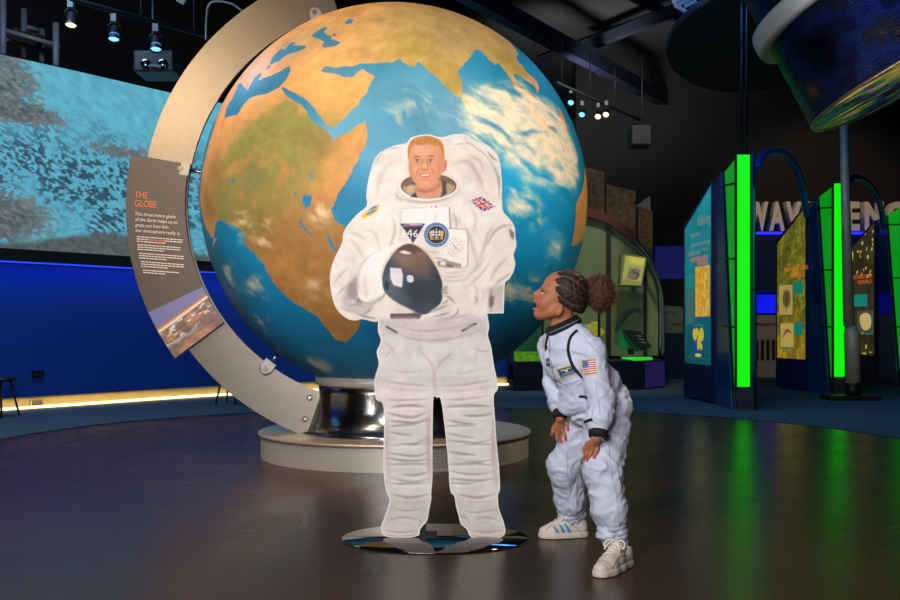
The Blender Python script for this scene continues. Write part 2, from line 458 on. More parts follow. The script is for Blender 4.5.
# the screen picture: snowy mountain ridges seen from above
def screen_picture():
    n = 620; h = 240; us = np.linspace(.22, 1, n); q = alongwall(.02); s = np.r_[0, np.cumsum(np.hypot(*np.diff(q, axis=0).T))]; S = s[-1]
    px = np.interp(us*S, s, q[:,0]); py = np.interp(us*S, s, q[:,1]); zs = np.linspace(4.2, 1.93, h)
    X, Zz = np.meshgrid(us*S, zs); base = np.stack([X*1., Zz*1.2, X*0], -1)
    wv = fbm(base*1.1, 4, 3)[...,None]*1.6
    rid = np.abs(fbm(np.stack([X*2.2+wv[...,0], Zz*3.2-X*.8, X*0+2], -1), 5, 11)-.5)*2
    fine = fbm(np.stack([X*9+wv[...,0]*2, Zz*12+X*3, X*0], -1), 4, 23)
    big = fbm(base*.75+5, 3, 31)
    snow = np.array([94,176,200.]); rock = np.array([38,58,74.]); earth = np.array([96,94,88.])
    vf = fbm(np.stack([X*21+wv[...,0]*4, Zz*36+X*16, X*0], -1), 3, 27)
    m = smooth(.50, .60, vf*.66+fine*.34+.12*(.5-rid))*smooth(.34,.50,big+.25*fine-.06)
    m = np.maximum(m*.85, .35*smooth(.55,.8,vf))*smooth(4.0, 3.2, Zz+.5*fbm(base*2, 3, 8))
    c = snow*(.88+.24*fine)[...,None]; c = c*(1-m[...,None])+rock*(.7+.6*fine)[...,None]*m[...,None]
    A = (us*S-8.98)[None,:]/3.2+0*Zz
    g2 = lambda a0, z0, ra, rz: np.exp(-((A-a0)/ra)**2-((Zz-z0)/rz)**2)
    wz = .30*(big-.5)+.55*(vf-.5)
    e = .85*smooth(.40,.62, .95*g2(-.02,3.95,.20,.40)+.7*g2(.12,3.55,.16,.12)+.62*g2(.52,3.28,.20,.12)+1.0*g2(.03,2.30,.22,.36)+.6*g2(.78,3.95,.12,.12)+.6*g2(.95,2.9,.12,.4)+.7*g2(1.15,2.6,.2,.5)+.8*g2(-.6,3.2,.4,.5)+wz*1.5)
    c = c*(1-e[...,None])+(np.array([100,100,98.])*(.35+1.2*vf)[...,None])*e[...,None]
    hill = smooth(0,.10, 2.02+.24*np.exp(-((A-.50)/.34)**2)-Zz+.10*(fine-.5))[...,None]; c = c*(1-hill)+np.array([82,92,92.])*(.75+.5*vf)[...,None]*hill
    v = np.stack([np.broadcast_to(px, X.shape), np.broadcast_to(py, X.shape), Zz], -1).reshape(-1,3)
    i = np.arange(h*n).reshape(h,n); f = np.stack([i[1:,:-1].ravel(), i[1:,1:].ravel(), i[:-1,1:].ravel(), i[:-1,:-1].ravel()], 1)
    return mesh_np('projection_screen', v, f, lin(np.clip(c.reshape(-1,3),0,255)))
t = thing('projection_screen', (-5,12,1.93), 'huge curved screen showing a blue-white snowy mountain range above the blue wall', 'screen')
link('screen_picture', screen_picture(), mat('screen_glow', emit=.95, attr='Col'), t)
sweep(wp[14:], 1.925, 4.22, .0, .0).build('screen_backing', black, t)

# ------------------------------------------------------------------ the globe
GC = np.array([-.430,7.89,1.988]); GR = 1.5
RG = np.array([[-0.74309587,0.56643729,-0.35631071],[-0.60481201,-0.79635479,-0.00463568],[-0.28637556,0.21205624,0.93435603]])
def ghit(px, py):
    d = unit([(px-CX)/F,1,-(py-CY)/F]); oc = np.array([0,0,CAMZ])-GC; b = d@oc; c = oc@oc-GR*GR; q = max(b*b-c, 0)
    return (np.array([0,0,CAMZ])+d*(-b-q**.5)-GC)/GR
def ll(px, py):
    e = RG.T@unit(ghit(px, py)); return (math.degrees(math.atan2(e[1], e[0])), math.degrees(math.asin(np.clip(e[2],-1,1))))
def PX(*pts): return [ll(*p) for p in pts]
def Z1(*pts): return [ll(200+x/4.285, y/4.285) for x, y in pts]
def Z3(*pts): return [ll(190+x/4.286, 120+y/4.286) for x, y in pts]
africa = Z1((105,505),(130,500),(160,490),(185,450),(215,420),(245,410),(290,400),(320,385),(335,375),(350,385),(390,420),(430,450),(455,480),(490,525),(540,555),(565,590)) + \
    PX((331,141),(345,134),(365.5,121),(367.5,132),(363,150),(349,178),(336,196),(332,210),(336,221),(347,228),(365,262),(362,290),(361,319),(358.5,330),(345,342),(336,339),(327,328),(317.5,317),(295,303),(276.5,287),(265,266.5),(254,253),(245,244),(244,235),(235.5,225.5),(229,225.5),(222,220),(216.5,223),(214.5,232),(213,244),(210.5,252)) + \
    [(-5,4),(-9,5),(-14,10),(-17,15),(-16,22),(-10,30),(-6,36),(0,37),(8,37.3)]
eurasia = Z1((352,375),(365,375),(400,395),(440,415),(470,440),(500,475),(530,515),(545,545),(575,545),(620,510),(670,450),(715,395),(735,350),(750,325),(715,310),(693,293),(680,310),(655,332),(620,330),(600,320),(575,320),(515,305),(535,285),(585,285),(650,285),(690,272),(720,275),(780,270),(857,257)) + \
    PX((407,65),(415,66),(418,61),(425.7,67.7),(437,78),(449,91),(457,97),(461,98),(463,91),(461,81.7),(458,72),(462,66.5),(470,57),(476,49),(480.5,51),(488.7,59.5),(494.5,65),(498,63),(505,71),(512,80.5),(514.4,87.5),(523.7,93),(530.7,98),(540,106),(545,112),(533,96),(521,87.5),(516,80.5),(514,73.5),(519,74.7),(527,81.7),(535,86),(538,92),(539,87.5),(536.5,80.5),(528,73.5),(520,63),(516.7,58),(519,55)) + \
    [(122,30),(122,40),(128,38),(140,55),(160,60),(179,72),(60,76),(-8,74),(-9,43),(-6,36),(0,35),(12,33),(25,30)]
sumatra = PX((526,106),(532,108),(540,117),(551.7,131),(556,135),(549,133),(537.7,121)); borneo = PX((558,106),(563,114),(567,131),(571,142),(563,130),(560,118))
austr = [(114,-22),(114,-34),(123,-34),(135,-32),(140,-38),(150,-37),(153,-28),(146,-19),(142,-11),(136,-12),(130,-12),(122,-18)]
madag = [(49,-12),(50,-16),(47,-25),(44,-25),(44,-17)]
med = Z1((105,505),(112,470),(120,450),(140,420),(155,385),(165,360),(180,355),(190,375),(205,385),(215,365),(235,330),(260,310),(265,320),(250,345),(300,325),(345,305),(385,282),(390,300),(370,340),(340,374),(320,385),(290,400),(245,410),(215,420),(185,450),(160,490),(130,500))
aegean = Z1((282,300),(290,285),(306,278),(300,290))
blacksea = Z1((300,275),(310,245),(345,210),(365,212),(385,185),(405,180),(410,185),(395,196),(450,193),(452,205),(420,220),(370,235),(340,260),(310,275))
caspian = Z1((475,155),(500,135),(535,115),(545,120),(530,138),(545,150),(565,155),(560,165),(605,182),(580,198),(530,205),(522,195),(535,178),(500,163))
caspian2 = Z1((565,150),(575,143),(588,150),(575,156))
aral = Z1((620,95),(640,80),(660,85),(650,100),(628,103))
lakes = [Z3((480,330),(492,320),(520,322),(520,345),(515,370),(495,380),(482,355)), Z3((462,425),(470,425),(490,460),(523,492),(518,497),(480,462)), Z3((582,488),(592,490),(615,540),(632,558),(625,566),(600,535)),
         Z3((176,252),(195,258),(186,270)), Z3((444,315),(452,305),(455,312),(448,326)), Z3((512,225),(520,225),(528,248),(520,252))]
def globe_mesh():
    lon = np.r_[np.arange(-180,-45,1.5), np.arange(-45,140,.26), np.arange(140,180,1.5)]; lat = np.r_[np.arange(-90,-75,1.), np.arange(-75,75,.26), np.arange(75,90.01,.6)]
    LO, LA = np.meshgrid(lon, lat); a, b = np.radians(LA), np.radians(LO)
    e = np.stack([np.cos(a)*np.cos(b), np.cos(a)*np.sin(b), np.sin(a)], -1); d = e@RG.T
    jit = (fbm(e*28, 3, 5)-.5)*1.2; jit2 = (fbm(e*28+9, 3, 6)-.5)*1.2; x, y = LO+jit, LA+jit2
    land = np.zeros(LO.shape, bool)
    for p in (africa, eurasia, sumatra, borneo, austr, madag): land |= inpoly(x, y, p)
    land |= ((x-ll(468,101)[0])/1.3)**2+((y-ll(468,101)[1])/2.2)**2 < 1
    for p in (med, aegean, blacksea, caspian, caspian2, aral, *lakes): land &= ~inpoly(LO+jit*.3, LA+jit2*.3, p)
    land = land.astype(float)
    n1 = fbm(e*5, 5, 1); n2 = fbm(e*16, 5, 2); n3 = fbm(e*45, 3, 3)
    def blob(px, py, r): return np.exp(-((1-(d@unit(ghit(px, py))))/(.5*(r/191.)**2)))
    def mixc(c, col, m): return c*(1-m[...,None])+np.asarray(col, float)*m[...,None]
    L = np.ones(LO.shape+(3,))*np.array([208,152,92.])
    L = mixc(L, (220,160,98), np.clip(blob(240,130,45)+blob(300,110,35),0,1)*.8)
    L = mixc(L, (228,170,106), np.clip(blob(335,95,32)+blob(360,85,25),0,1)*.8)
    L = mixc(L, (186,160,104), np.clip(blob(400,40,60)+blob(450,60,45),0,1)*.8)
    L = mixc(L, (146,138,100), np.clip(blob(430,18,70)+blob(490,40,45)+blob(300,40,40),0,1)*.7)
    L = mixc(L, (150,138,66), np.clip(blob(450,82,20)+blob(412,45,22)*.8+blob(510,65,20),0,1)*.8)
    L = mixc(L, (128,130,72), np.clip(blob(260,170,46)*1.2+blob(305,160,44)+blob(230,190,38)+blob(278,130,30)+blob(290,195,38)+blob(240,215,26)*.7,0,1)*smooth(.30,.56,n1*.5+n2*.5))
    L = mixc(L, (96,110,82), blob(252,176,18)*.55)
    L = mixc(L, (158,116,66), np.clip(blob(300,280,60)+blob(340,300,50)+blob(320,240,35),0,1)*.85)
    L = mixc(L, (138,112,56), np.clip(blob(215,170,16)+blob(206,200,18),0,1)*.6)
    L = mixc(L, (208,148,84), np.clip(blob(335,180,22)+blob(350,150,20),0,1)*.7)
    L *= (.86+.28*n2)[...,None]*(.94+.12*n3)[...,None]
    L = mixc(L, (110,92,52), smooth(.60,.78,n1)*.30)
    O = np.ones(LO.shape+(3,))*np.array([20,122,172.])
    O = mixc(O, (96,160,196), np.clip(blob(430,90,55)+blob(350,130,30)+blob(395,130,40),0,1)*.75)
    O = mixc(O, (16,150,208), np.clip(blob(545,235,60)+blob(520,200,40),0,1)*.85)
    O = mixc(O, (6,96,142), np.clip(blob(300,370,80)+blob(460,360,90)+blob(225,300,45),0,1)*.8)
    O = mixc(O, (12,104,150), np.clip(blob(250,105,30)+blob(310,50,40),0,1)*.8)
    O *= (.84+.34*n1)[...,None]
    c = mixc(O, 0, np.zeros(LO.shape)); c = c*(1-land[...,None])+L*land[...,None]
    # streaky cloud bands, strongest over the southern ocean side
    wv = fbm(e*4+3, 3, 12)-.5; sx = d[...,0]+wv*.16; sz = d[...,2]+wv*.14
    st = fbm(np.stack([sx*7-sz*4, sz*26+sx*12, d[...,1]*7], -1), 5, 21); pf = fbm(np.stack([sx*16, sz*22+sx*6, d[...,1]*12], -1), 5, 25)
    msk = np.clip(blob(540,130,44)*1.25+blob(500,120,30)*.95+blob(568,160,26)+blob(520,205,15)*.9+blob(555,250,22)*.5+blob(480,118,18)*.6+blob(420,105,26)*.42+blob(395,112,18)*.35,0,1)
    cl = smooth(.36, .66, st*.6+pf*.2+n1*.2+.30*(msk-.5))*smooth(.06,.6,msk)*(.62+.62*fbm(np.stack([sx*30,sz*60+sx*25,d[...,1]*30],-1),3,29))
    msk2 = np.clip(blob(240,225,14)*.9+blob(262,230,16)*.85+blob(255,285,20)*.6+blob(230,275,18)*.6+blob(263,322,18)*.6+blob(318,365,22)*.5+blob(322,212,13)*.7+blob(318,290,18)*.5+blob(206,225,10)*.6+blob(540,215,20)*.5+blob(505,290,20)*.5+blob(535,290,22)*.5+blob(350,300,10)*.3,0,1)
    cl2 = smooth(.40, .68, pf*.75+st*.25+.22*(msk2-.5))*smooth(.05,.55,msk2)
    c = mixc(c, (250,230,204), np.clip(cl,0,1)*.95); c = mixc(c, (226,204,172), np.clip(cl2,0,1)*.8)
    v = (GC+GR*d).reshape(-1,3); h, n = LO.shape; i = np.arange(h*n).reshape(h,n); j = np.roll(i, -1, 1)
    f = np.stack([i[:-1].ravel(), j[:-1].ravel(), j[1:].ravel(), i[1:].ravel()], 1)
    return mesh_np('globe_sphere', v, f, lin(np.clip(c.reshape(-1,3),0,255)))
globe = thing('globe', (GC[0],GC[1],.2), 'giant painted Earth globe showing Africa, Arabia and India behind the astronaut', 'globe')
link('globe_sphere', globe_mesh(), mat('painted_globe', rough=.5, attr='Col', noise=.04, nscale=30, spec=.35), globe)
o = MB().lathe([(.60,.553),(.625,.556),(.628,.62),(.60,.625)], (GC[0],GC[1],0), n=96, caps=False).build('base_ring', steel2, globe)
# drum pedestal in mirror steel under the sphere
MB().lathe([(.73,.186),(.66,.21),(.615,.28),(.60,.38),(.60,.50),(.60,.62)], (GC[0],GC[1],0), n=96).build('pedestal_drum', mat('mirror_steel', (165,170,178), .18, 1., noise=.35, nscale=3.5, bump=.2, bscale=9), globe)
pl = thing('globe_plinth', (GC[0],GC[1],0), 'low round steel plinth with perforated rim under the globe', 'plinth')
mb = MB().lathe([(1.045,.0),(1.045,.172)], (GC[0],GC[1],0), n=128, caps=False); mb.build('plinth_rim', steel2, pl)
MB().lathe([(.05,.186),(1.03,.186),(1.056,.196),(1.066,.19),(1.066,.172),(1.045,.170)], (GC[0],GC[1],0), n=128, caps=False).build('plinth_top', mat('plinth_top_steel', (206,188,170), .42, .6, noise=.12, nscale=4), pl)
mb = MB()
for ia in range(96):
    a = math.radians(-88+ia*.55)
    for iz in range(9):
        z = .03+iz*.015; r = 1.0462; e = np.array([math.cos(a), math.sin(a), 0]); tn = np.array([-e[1], e[0], 0]); c = np.array([GC[0],GC[1],z])+r*e
        mb.add([c+.0034*(math.cos(k*math.pi/3)*tn+math.sin(k*math.pi/3)*np.array([0,0,1.])) for k in range(6)], [(0,1,2,3,4,5)])
mb.build('perforations', black, pl)
for a in (-130,-100,-88,-55,-30):
    for da in (-1.2,1.2):
        r = 1.045; t_ = math.radians(a+da); MB().sphere((GC[0]+r*math.cos(t_), GC[1]+r*math.sin(t_), .193), .010, 8, (1,1,.5)).build('bolt', chrome, pl)

# ------------------------------------------------------------------ the steel arc around the globe, and its information panel
TT = math.radians(6.); RC = np.array([-.462,7.89,2.006]); EX = np.array([1.,0,0]); EY = np.array([0,math.sin(TT),math.cos(TT)]); EN = np.array([0,-math.cos(TT),math.sin(TT)])
RI, RO = 1.61, 1.965
def rp(th, r, off=0.): th = math.radians(th); return RC+EX*r*math.cos(th)+EY*r*math.sin(th)+EN*off
def rpx(px, py, off=0.):                               # pixel -> point of the arc's plane
    o = np.array([0,0,CAMZ]); d = np.array([(px-CX)/F,1,-(py-CY)/F]); p0 = RC+EN*off; return o+d*(((p0-o)@EN)/(d@EN))
arc_t = thing('meridian_arc', rp(180,1.79), 'broad brushed steel arc curving around the left side of the globe', 'metal arc')
def arcband(a0, a1, r0, r1, off, th, n):
    A = np.linspace(a0, a1, n); v = []; f = []
    for a in A: v += [rp(a,r0,off), rp(a,r1,off), rp(a,r1,off-th), rp(a,r0,off-th)]
    for i in range(n-1):
        for k in range(4):
            k2 = (k+1) % 4; f.append((4*i+k, 4*i+4+k, 4*i+4+k2, 4*i+k2))
    f += [(0,1,2,3)[::-1], tuple(4*(n-1)+k for k in range(4))][::1]
    return MB().add(v, [q[::-1] for q in f])
arcband(106, 250.6, RI, RO, 0, .03, 140).build('steel_band', steel, arc_t)
# folded end piece with two bolts, and the mounting flange at the lower end
e0, e1 = rp(250.6,RI,0), rp(250.6,RO,0)
MB().prism([e0, e1, e1+np.array([.06,.20,.02]), e0+np.array([.10,.26,.02])], (.006,-.002,0)).build('folded_end', steel2, arc_t)
for th, r in ((248.3,RI+.07),(249.2,RO-.12)): MB().lathe([(.022,0),(.022,.008),(.012,.018)], rp(th,r,0), EN, 12).build('bolt', chrome, arc_t)
for px, py, gx, gy in ((181,169,203,172),(266,369,283,352),(315,13,322,22)):
    c = rpx(px, py, .012); g = GC+GR*unit(ghit(gx, gy)); g = GC+GR*.995*unit((c-GC)); u = unit(g-c); w = np.cross(EN, u)
    clip = MB().lathe([(.048,0),(.048,.022),(.038,.03)], c-EN*.012, EN, 20).prism([c+w*.048-EN*.01, c+u*.07+w*.048-EN*.01, c+u*.07-w*.048-EN*.01, c-w*.048-EN*.01], EN*.03).build('glass_clamp', mat('frosted_clamp', (150,148,146), .4, .4, noise=.05), arc_t)
    MB().lathe([(.022,0),(.02,.008)], c+EN*.018, EN, 12).build('clamp_screw', steel, clip)
    MB().cyl(c+u*.05, g, .011, n=10).build('stay_rod', chrome, arc_t)
sgn = thing('information_panel', rp(194,1.85,.02), 'grey curved text panel headed THE GLOBE fixed on the steel arc', 'information panel')
SA0, SA1, SR0, SR1 = 170.2, 217.2, 1.62, 2.085
arcband(SA0, SA1, SR0, SR1, .03, .018, 60).build('panel_board', mat('panel_back', (60,56,54), .5, noise=.05), sgn)
SW = (SR1-SR0)*100; SL = 1.85*math.radians(SA1-SA0)*100
cv = Canvas(0, 0, SW, SL, 3, (88,82,80)); ph0 = SL*.755
def sp(u, v): return (SR1-SR0)*100-u, v
hz = lambda u: ph0+13.5-2.5*(1-((u-10)/SW))**2*1-(u/SW)*9.5+4                        # horizon of the photo strip
cv.poly([(0,ph0),(SW,ph0),(SW,SL),(0,SL)], (118,124,186))
us = np.linspace(0, SW, 30)
for k, (col, w_) in enumerate((((226,120,70),1.4),((240,196,110),1.2),((236,240,240),1.6))): cv.line([(u, hz(u)+k*1.05) for u in us], w_, col, .95, .25)
g = [(u, hz(u)+3.0) for u in us]+[(SW,SL),(0,SL)]; cv.poly(g, (126,104,98), 1, .3)
ms = (cv.Y > np.array([hz(u)+3.2 for u in cv.X[0]])[None,:]); nn = fbm(np.stack([cv.X*.07, cv.Y*.12, cv.X*0], -1), 5, 41); n4 = fbm(np.stack([cv.X*.2, cv.Y*.5, cv.X*0], -1), 4, 43)
mm = (ms*smooth(.48,.62,nn))[...,None]; cv.c = cv.c*(1-mm)+np.array([176,132,114.])*mm
mm = (ms*smooth(.52,.66,n4)*smooth(22,9,cv.Y-np.array([hz(u) for u in cv.X[0]])[None,:]))[...,None]; cv.c = cv.c*(1-mm)+np.array([226,222,226.])*mm
mm = (ms*smooth(.56,.7,fbm(np.stack([cv.X*.1+4, cv.Y*.2, cv.X*0], -1),4,47)))[...,None]; cv.c = cv.c*(1-mm*.7)+np.array([84,84,100.])*mm*.7
cv.grid('panel_print', lambda x, y: np.array([rp(SA0+.15+(SA1-SA0-.3)*b/SL, SR1-(SR1-SR0)*a/SW if a > 0 else SR1, .0315) for a, b in zip(x, y)]), mat('panel_ink', rough=.42, attr='Col', noise=.02), sgn)
orange_i = mat('orange_ink', (236,128,58), .5, noise=.03); white_i = mat('white_ink', (236,232,228), .5, noise=.03)
ta = math.radians(-4.5); tx = EX*math.cos(ta)+EY*math.sin(ta); ty = -EX*math.sin(ta)+EY*math.cos(ta)
def sign_text(body, px, py, hpx, wpx, m):
    o = rpx(px, py, .034); me = text_mesh(body, 1., (0,0,0), (1,0,0), (0,1,0)); n = len(me.vertices); co = np.zeros(n*3, np.float32); me.vertices.foreach_get('co', co); co = co.reshape(-1,3)
    sx = wpx*7.89/F/max(1e-6, co[:,0].max()); sy = hpx*7.89/F/.72; w_ = o+co[:,:1]*sx*tx+co[:,1:2]*sy*ty
    me.vertices.foreach_set('co', w_.astype(np.float32).ravel()); me.update(); return link('lettering', me, m, sgn)
sign_text('THE', 134.3, 197.5, 6.6, 13, orange_i); sign_text('GLOBE', 134.3, 206, 6.8, 22, orange_i)
for i, (s_, px, py, wd) in enumerate((('This three metre globe',134.6,215.2,41),('of the Earth helps us to',135.0,220.7,42),('grasp just how thin',135.2,226.2,33),('our atmosphere really is.',135.3,231.6,45))): sign_text(s_, px, py, 3.4, wd, white_i)
mb = MB(); mo = MB(); mr = MB()
for (px, py, n_, wd) in ((136.7,237.0,3,46),(137.5,245.0,3,43),(139,253.6,3,45),(141,262,3,43),(143,270.5,2,36)):   # fine print, far below reading size
    for k in range(n_):
        x = 0; W = wd*(1 if k < n_-1 else .62)
        while x < W:
            ln = min(RNG.uniform(1.6,4.2), W-x); o = rpx(px+x, py+k*2.3+x*.075, .0335); s_ = 7.89/F
            tgt = mo if (k == 1 and 12 < x < 24 and py < 240) else mb
            tgt.add([o, o+tx*ln*s_, o+tx*ln*s_+ty*.9*s_, o+ty*.9*s_], [(0,1,2,3)]); x += ln+.55
mb.build('fine_print', white_i, sgn); mo.build('fine_print', orange_i, sgn)
# ------------------------------------------------------------------ life-size printed astronaut cutout
YB = 4.717
def zz(s, ox, oy, *p): return [(ox+x/s, oy+y/s) for x, y in p]
OUT = zz(2.857,320,120,(133,245),(132,215),(137,175),(149,130),(164,100),(185,85),(215,72),(246,66),(258,52),(280,44),(310,41),(335,48),(355,48),(375,42),(405,39),(425,45),(440,58),(470,67),(495,84),(510,105),(517,140),(520,180),(522,255),(540,280),(556,305),(558,330),(561,360),(553,385),(558,410),(552,435),(540,455),(528,470),(525,545),(518,552),(480,553)) + \
  zz(2.4,330,310,(378,12),(382,40),(379,60),(386,85),(390,110),(395,140),(401,168),(403,190),(393,207),(396,260),(400,320),(406,380),(408,430),(403,446),(406,478),(416,505),(421,528),(418,540),(410,545),(390,549),(350,548),(335,542),(328,526),(314,514),(308,492),(302,470),(298,446),(288,432),(283,362),(275,280),(266,216),(256,211),(248,216),(246,330),(246,400),(243,440),(243,455),(238,480),(233,506),(216,526),(213,541),(180,547),(140,545),(125,537),(122,520),(130,500),(138,475),(143,455),(136,440),(129,400),(128,340),(130,280),(127,226),(110,213),(107,165),(117,130),(112,100),(122,75),(115,50),(115,20)) + \
  zz(2.857,320,120,(160,577),(120,569),(100,573),(75,566),(48,541),(36,511),(29,470),(30,430),(44,390),(63,350),(66,325),(79,300),(104,271))
OUT = [tuple(p) for p in spline(OUT, 3, True)]
cut = thing('astronaut_cutout', (P(435,538,YB)[0],YB,0), 'life-size flat printed cutout of a smiling astronaut holding a dark visored helmet', 'cardboard cutout')
mb = MB().prism([P(x, y, YB) for x, y in OUT], (0,.012,0)); mb.build('backing_board', mat('white_foam_board', (240,232,226), .6, noise=.03, nscale=40), cut)

K = Canvas(325, 131, 521, 541, 2.2, (226,217,209))
ins = np.zeros(K.X.shape)
for dx, dy in ((1.1,0),(-1.1,0),(0,1.1),(0,-1.1),(.8,.8),(-.8,.8),(.8,-.8),(-.8,-.8)):
    m_ = inpoly(K.X+dx, K.Y+dy, OUT); ins = m_ if dx == 1.1 else (ins & m_)
def Z5(*p): return zz(2.857,320,120,*p)
def Z6(*p): return zz(2.4,330,310,*p)
def Zh(*p): return zz(6.,360,130,*p)
def Zb(*p): return zz(4.283,340,190,*p)
sh = (146,131,124); sh2 = (104,92,88); hi = (246,240,234)
K.poly([(325,318),(521,318),(521,541),(325,541)], (208,202,202), .9, 7)                       # greyer trousers
# backpack
K.poly(Z5((136,250),(138,180),(150,135),(166,103),(190,88),(250,68),(240,130),(200,190),(170,230)), (230,220,211), 1, 1)
K.curve(Zh((55,300),(80,215),(130,140),(180,100),(250,100)), 1.6, sh, .5, .8); K.curve(Zh((170,95),(160,110),(240,105),(245,95)), 1.2, sh, .45, .3)
K.curve(Zh((100,420),(110,330),(150,230),(230,180)), 3, sh, .35, 1.5)
K.poly(Zh((500,60),(560,90),(640,90),(740,150),(780,230),(810,330),(820,420),(760,430),(700,330),(600,270),(520,210)), (222,211,202), .9, 1.5)
K.curve(Zh((510,50),(560,85),(650,80),(700,110),(770,170),(800,260)), 1.5, sh, .55, .6); K.curve(Zh((760,125),(800,170),(830,190)), 1.6, sh2, .7, .4)
K.curve(Zh((640,140),(720,190),(740,260)), 2, sh, .45, 1); K.curve(Zh((530,215),(640,190),(700,260),(760,400)), 3.2, sh, .5, 1.4); K.curve(Zh((780,170),(830,290),(835,430)), 2.2, sh2, .5, .7)
K.curve(Zh((540,100),(600,60),(660,110)), 1.4, hi, .7, .5)
K.poly(Z5((478,480),(526,470),(524,546),(480,552)), (196,184,176), .9, 1); K.curve(Z5((490,478),(487,520),(492,548)), 2, sh2, .6, .6)
K.poly(Z5((484,508),(498,500),(496,530),(484,536)), (90,84,84), .7, .7)
# shoulders, torso shading
K.poly(Z5((132,250),(200,225),(240,235),(235,300),(225,350),(190,400),(150,420),(110,410),(75,340),(104,275)), (234,225,216), .9, 2)
K.poly(Z5((385,235),(450,220),(520,255),(555,305),(500,320),(470,400),(430,330),(390,300)), (230,221,213), .9, 2)
for p, w_, a_ in (((( 80,320),(110,330),(135,345)),2,.5),(((68,345),(95,350),(130,400)),2.4,.4),(((205,270),(215,310),(205,350),(180,395)),3.2,.5),(((225,260),(232,300),(228,345)),2,.45),
                  (((430,250),(445,280),(440,320)),2.4,.45),(((415,300),(430,340),(445,390),(450,420)),3,.55),(((500,290),(480,330),(465,375),(455,400)),3.2,.5),(((556,300),(520,305),(495,325),(470,372)),2.6,.75),(((540,312),(556,345)),5,.6),
                  (((400,235),(440,240),(470,265)),2,.3),(((130,310),(160,330),(170,370)),2.4,.3),(((40,470),(60,440),(85,420)),2.6,.4),(((45,505),(70,480),(100,470)),2.6,.45),(((50,530),(85,545),(110,540)),2,.5),
                  (((470,400),(430,440),(400,470)),2.6,.4),(((500,380),(470,430),(430,470),(400,490)),2.4,.4),(((540,390),(510,420),(480,470)),3,.45),(((548,435),(520,455),(490,480)),3,.5),(((440,465),(450,500),(440,530)),2.4,.45),(((410,470),(420,500),(412,520)),2,.5),(((460,480),(470,500),(462,520)),1.8,.5)):
    K.curve(Z5(*p), w_, sh, a_, 1.0); K.curve([(x+1.2, y+1.8) for x, y in Z5(*p)], w_*.7, hi, a_*.7, .9)
K.poly(Z5((540,308),(554,322),(556,342),(545,335)), (112,100,98), .8, .5)
K.curve(Z5((475,372),(455,405),(440,440)), 4, sh, .35, 2)
# helmet neck ring with the open collar
K.ell(428.5,187.5,31.5,16, (216,204,195), 1, 0, .4); K.ell(428.5,187,29.3,14.2, (238,230,222), 1, 0, .3)
K.ell(428.6,186,27.8,12.4, (112,64,52), 1, 0, .3); K.ell(428.6,187,25.6,11.2, (196,178,150), 1, 0, .4); K.ell(428.6,185.4,25,10.6, (120,100,74), 1, 0, .5)
K.poly(Zh((262,345),(330,320),(332,385),(290,375)), (206,180,140), .9, .6); K.poly(Zh((520,315),(575,340),(550,365),(500,385)), (190,160,116), .9, .6); K.poly(Zh((490,290),(520,310),(515,380),(485,385)), (70,70,52), .9, .5); K.poly(Zh((300,320),(330,310),(328,335)), (80,70,60), .8, .5)
K.poly(Zh((300,400),(330,375),(350,408)), (44,42,88), .95, .4); K.poly(Zh((478,408),(515,358),(522,378),(500,395)), (48,44,92), .95, .4)
# neck, ears, face, hair
K.poly(Zh((325,330),(345,405),(400,410),(470,403),(495,370),(488,300)), (214,150,118), 1, .4); K.poly(Zh((330,325),(345,352),(400,362),(450,345),(488,300),(486,330),(440,368),(390,380),(345,368)), (172,104,76), .75, .8)
K.ell(444.2,166,2.7,6.6, (218,140,108), 1, .2, .3); K.curve(Zh((508,195),(515,215),(505,245)), 1, (160,84,62), .8, .3)
face = spline(Zh((295,160),(292,210),(298,255),(315,300),(345,330),(385,346),(420,340),(465,305),(492,255),(502,200),(500,150),(490,92),(400,70),(305,88)), 6, True)
K.poly(face, (222,154,118), 1, .3); K.clip = None
K.ell(423,151,9,4.5, (240,182,148), .75, 0, 2.4); K.curve([(415,150.5),(421,149.3),(430,149.6)], .8, (190,122,92), .4, .3); K.curve([(416,153.2),(423,152.2),(431,152.6)], .8, (190,122,92), .35, .3); K.poly(Zh((296,190),(312,215),(322,270),(345,325),(318,298),(300,250)), (184,112,82), .4, 1.6); K.ell(415.5,170,4.5,4, (240,170,140), .6, 0, 1.6); K.ell(434.5,170,4.8,4, (232,156,124), .6, 0, 1.8)
K.poly(Zh((470,110),(500,150),(500,220),(480,285),(440,325),(455,260),(470,190)), (196,122,90), .45, 2); K.curve(Zh((297,180),(302,250),(330,310)), 1.6, (192,120,90), .45, .8)
for ex, w_ in ((417.2,1.),(430.6,1.)):
    K.ell(ex,160.6,3.6,2.1, (196,126,98), .75, 0, .8); K.ell(ex,160.8,2.2,.8, (226,206,192), .9, 0, .2); K.ell(ex-.1,160.7,.95,.9, (64,66,74), 1, 0, .15); K.curve([(ex-2.8,160.4),(ex,159.3),(ex+2.8,160.5)], .8, (120,66,48), .9, .15); K.curve([(ex-2.4,162.6),(ex,163.2),(ex+2.6,162.4)], .7, (180,108,84), .7, .25)
K.curve([(413,157.8),(416.5,156.3),(420.6,157.4)], 1.4, (140,82,50), .85, .3); K.curve([(427.4,157.2),(431,155.9),(435.4,157.4)], 1.4, (140,82,50), .85, .3)
K.curve([(423,158),(422.4,163),(421.6,167.4)], 1.2, (178,108,82), .75, .5); K.curve([(426.6,159),(427.6,164),(428.4,167.6)], 1.1, (170,100,76), .8, .5); K.ell(424.8,166,2.0,2.2, (244,188,160), .8, 0, .7)
K.curve([(420.8,168.3),(423,169.8),(425,169.5),(427,169.8),(429,168.3)], 1.1, (168,94,70), .85, .3)
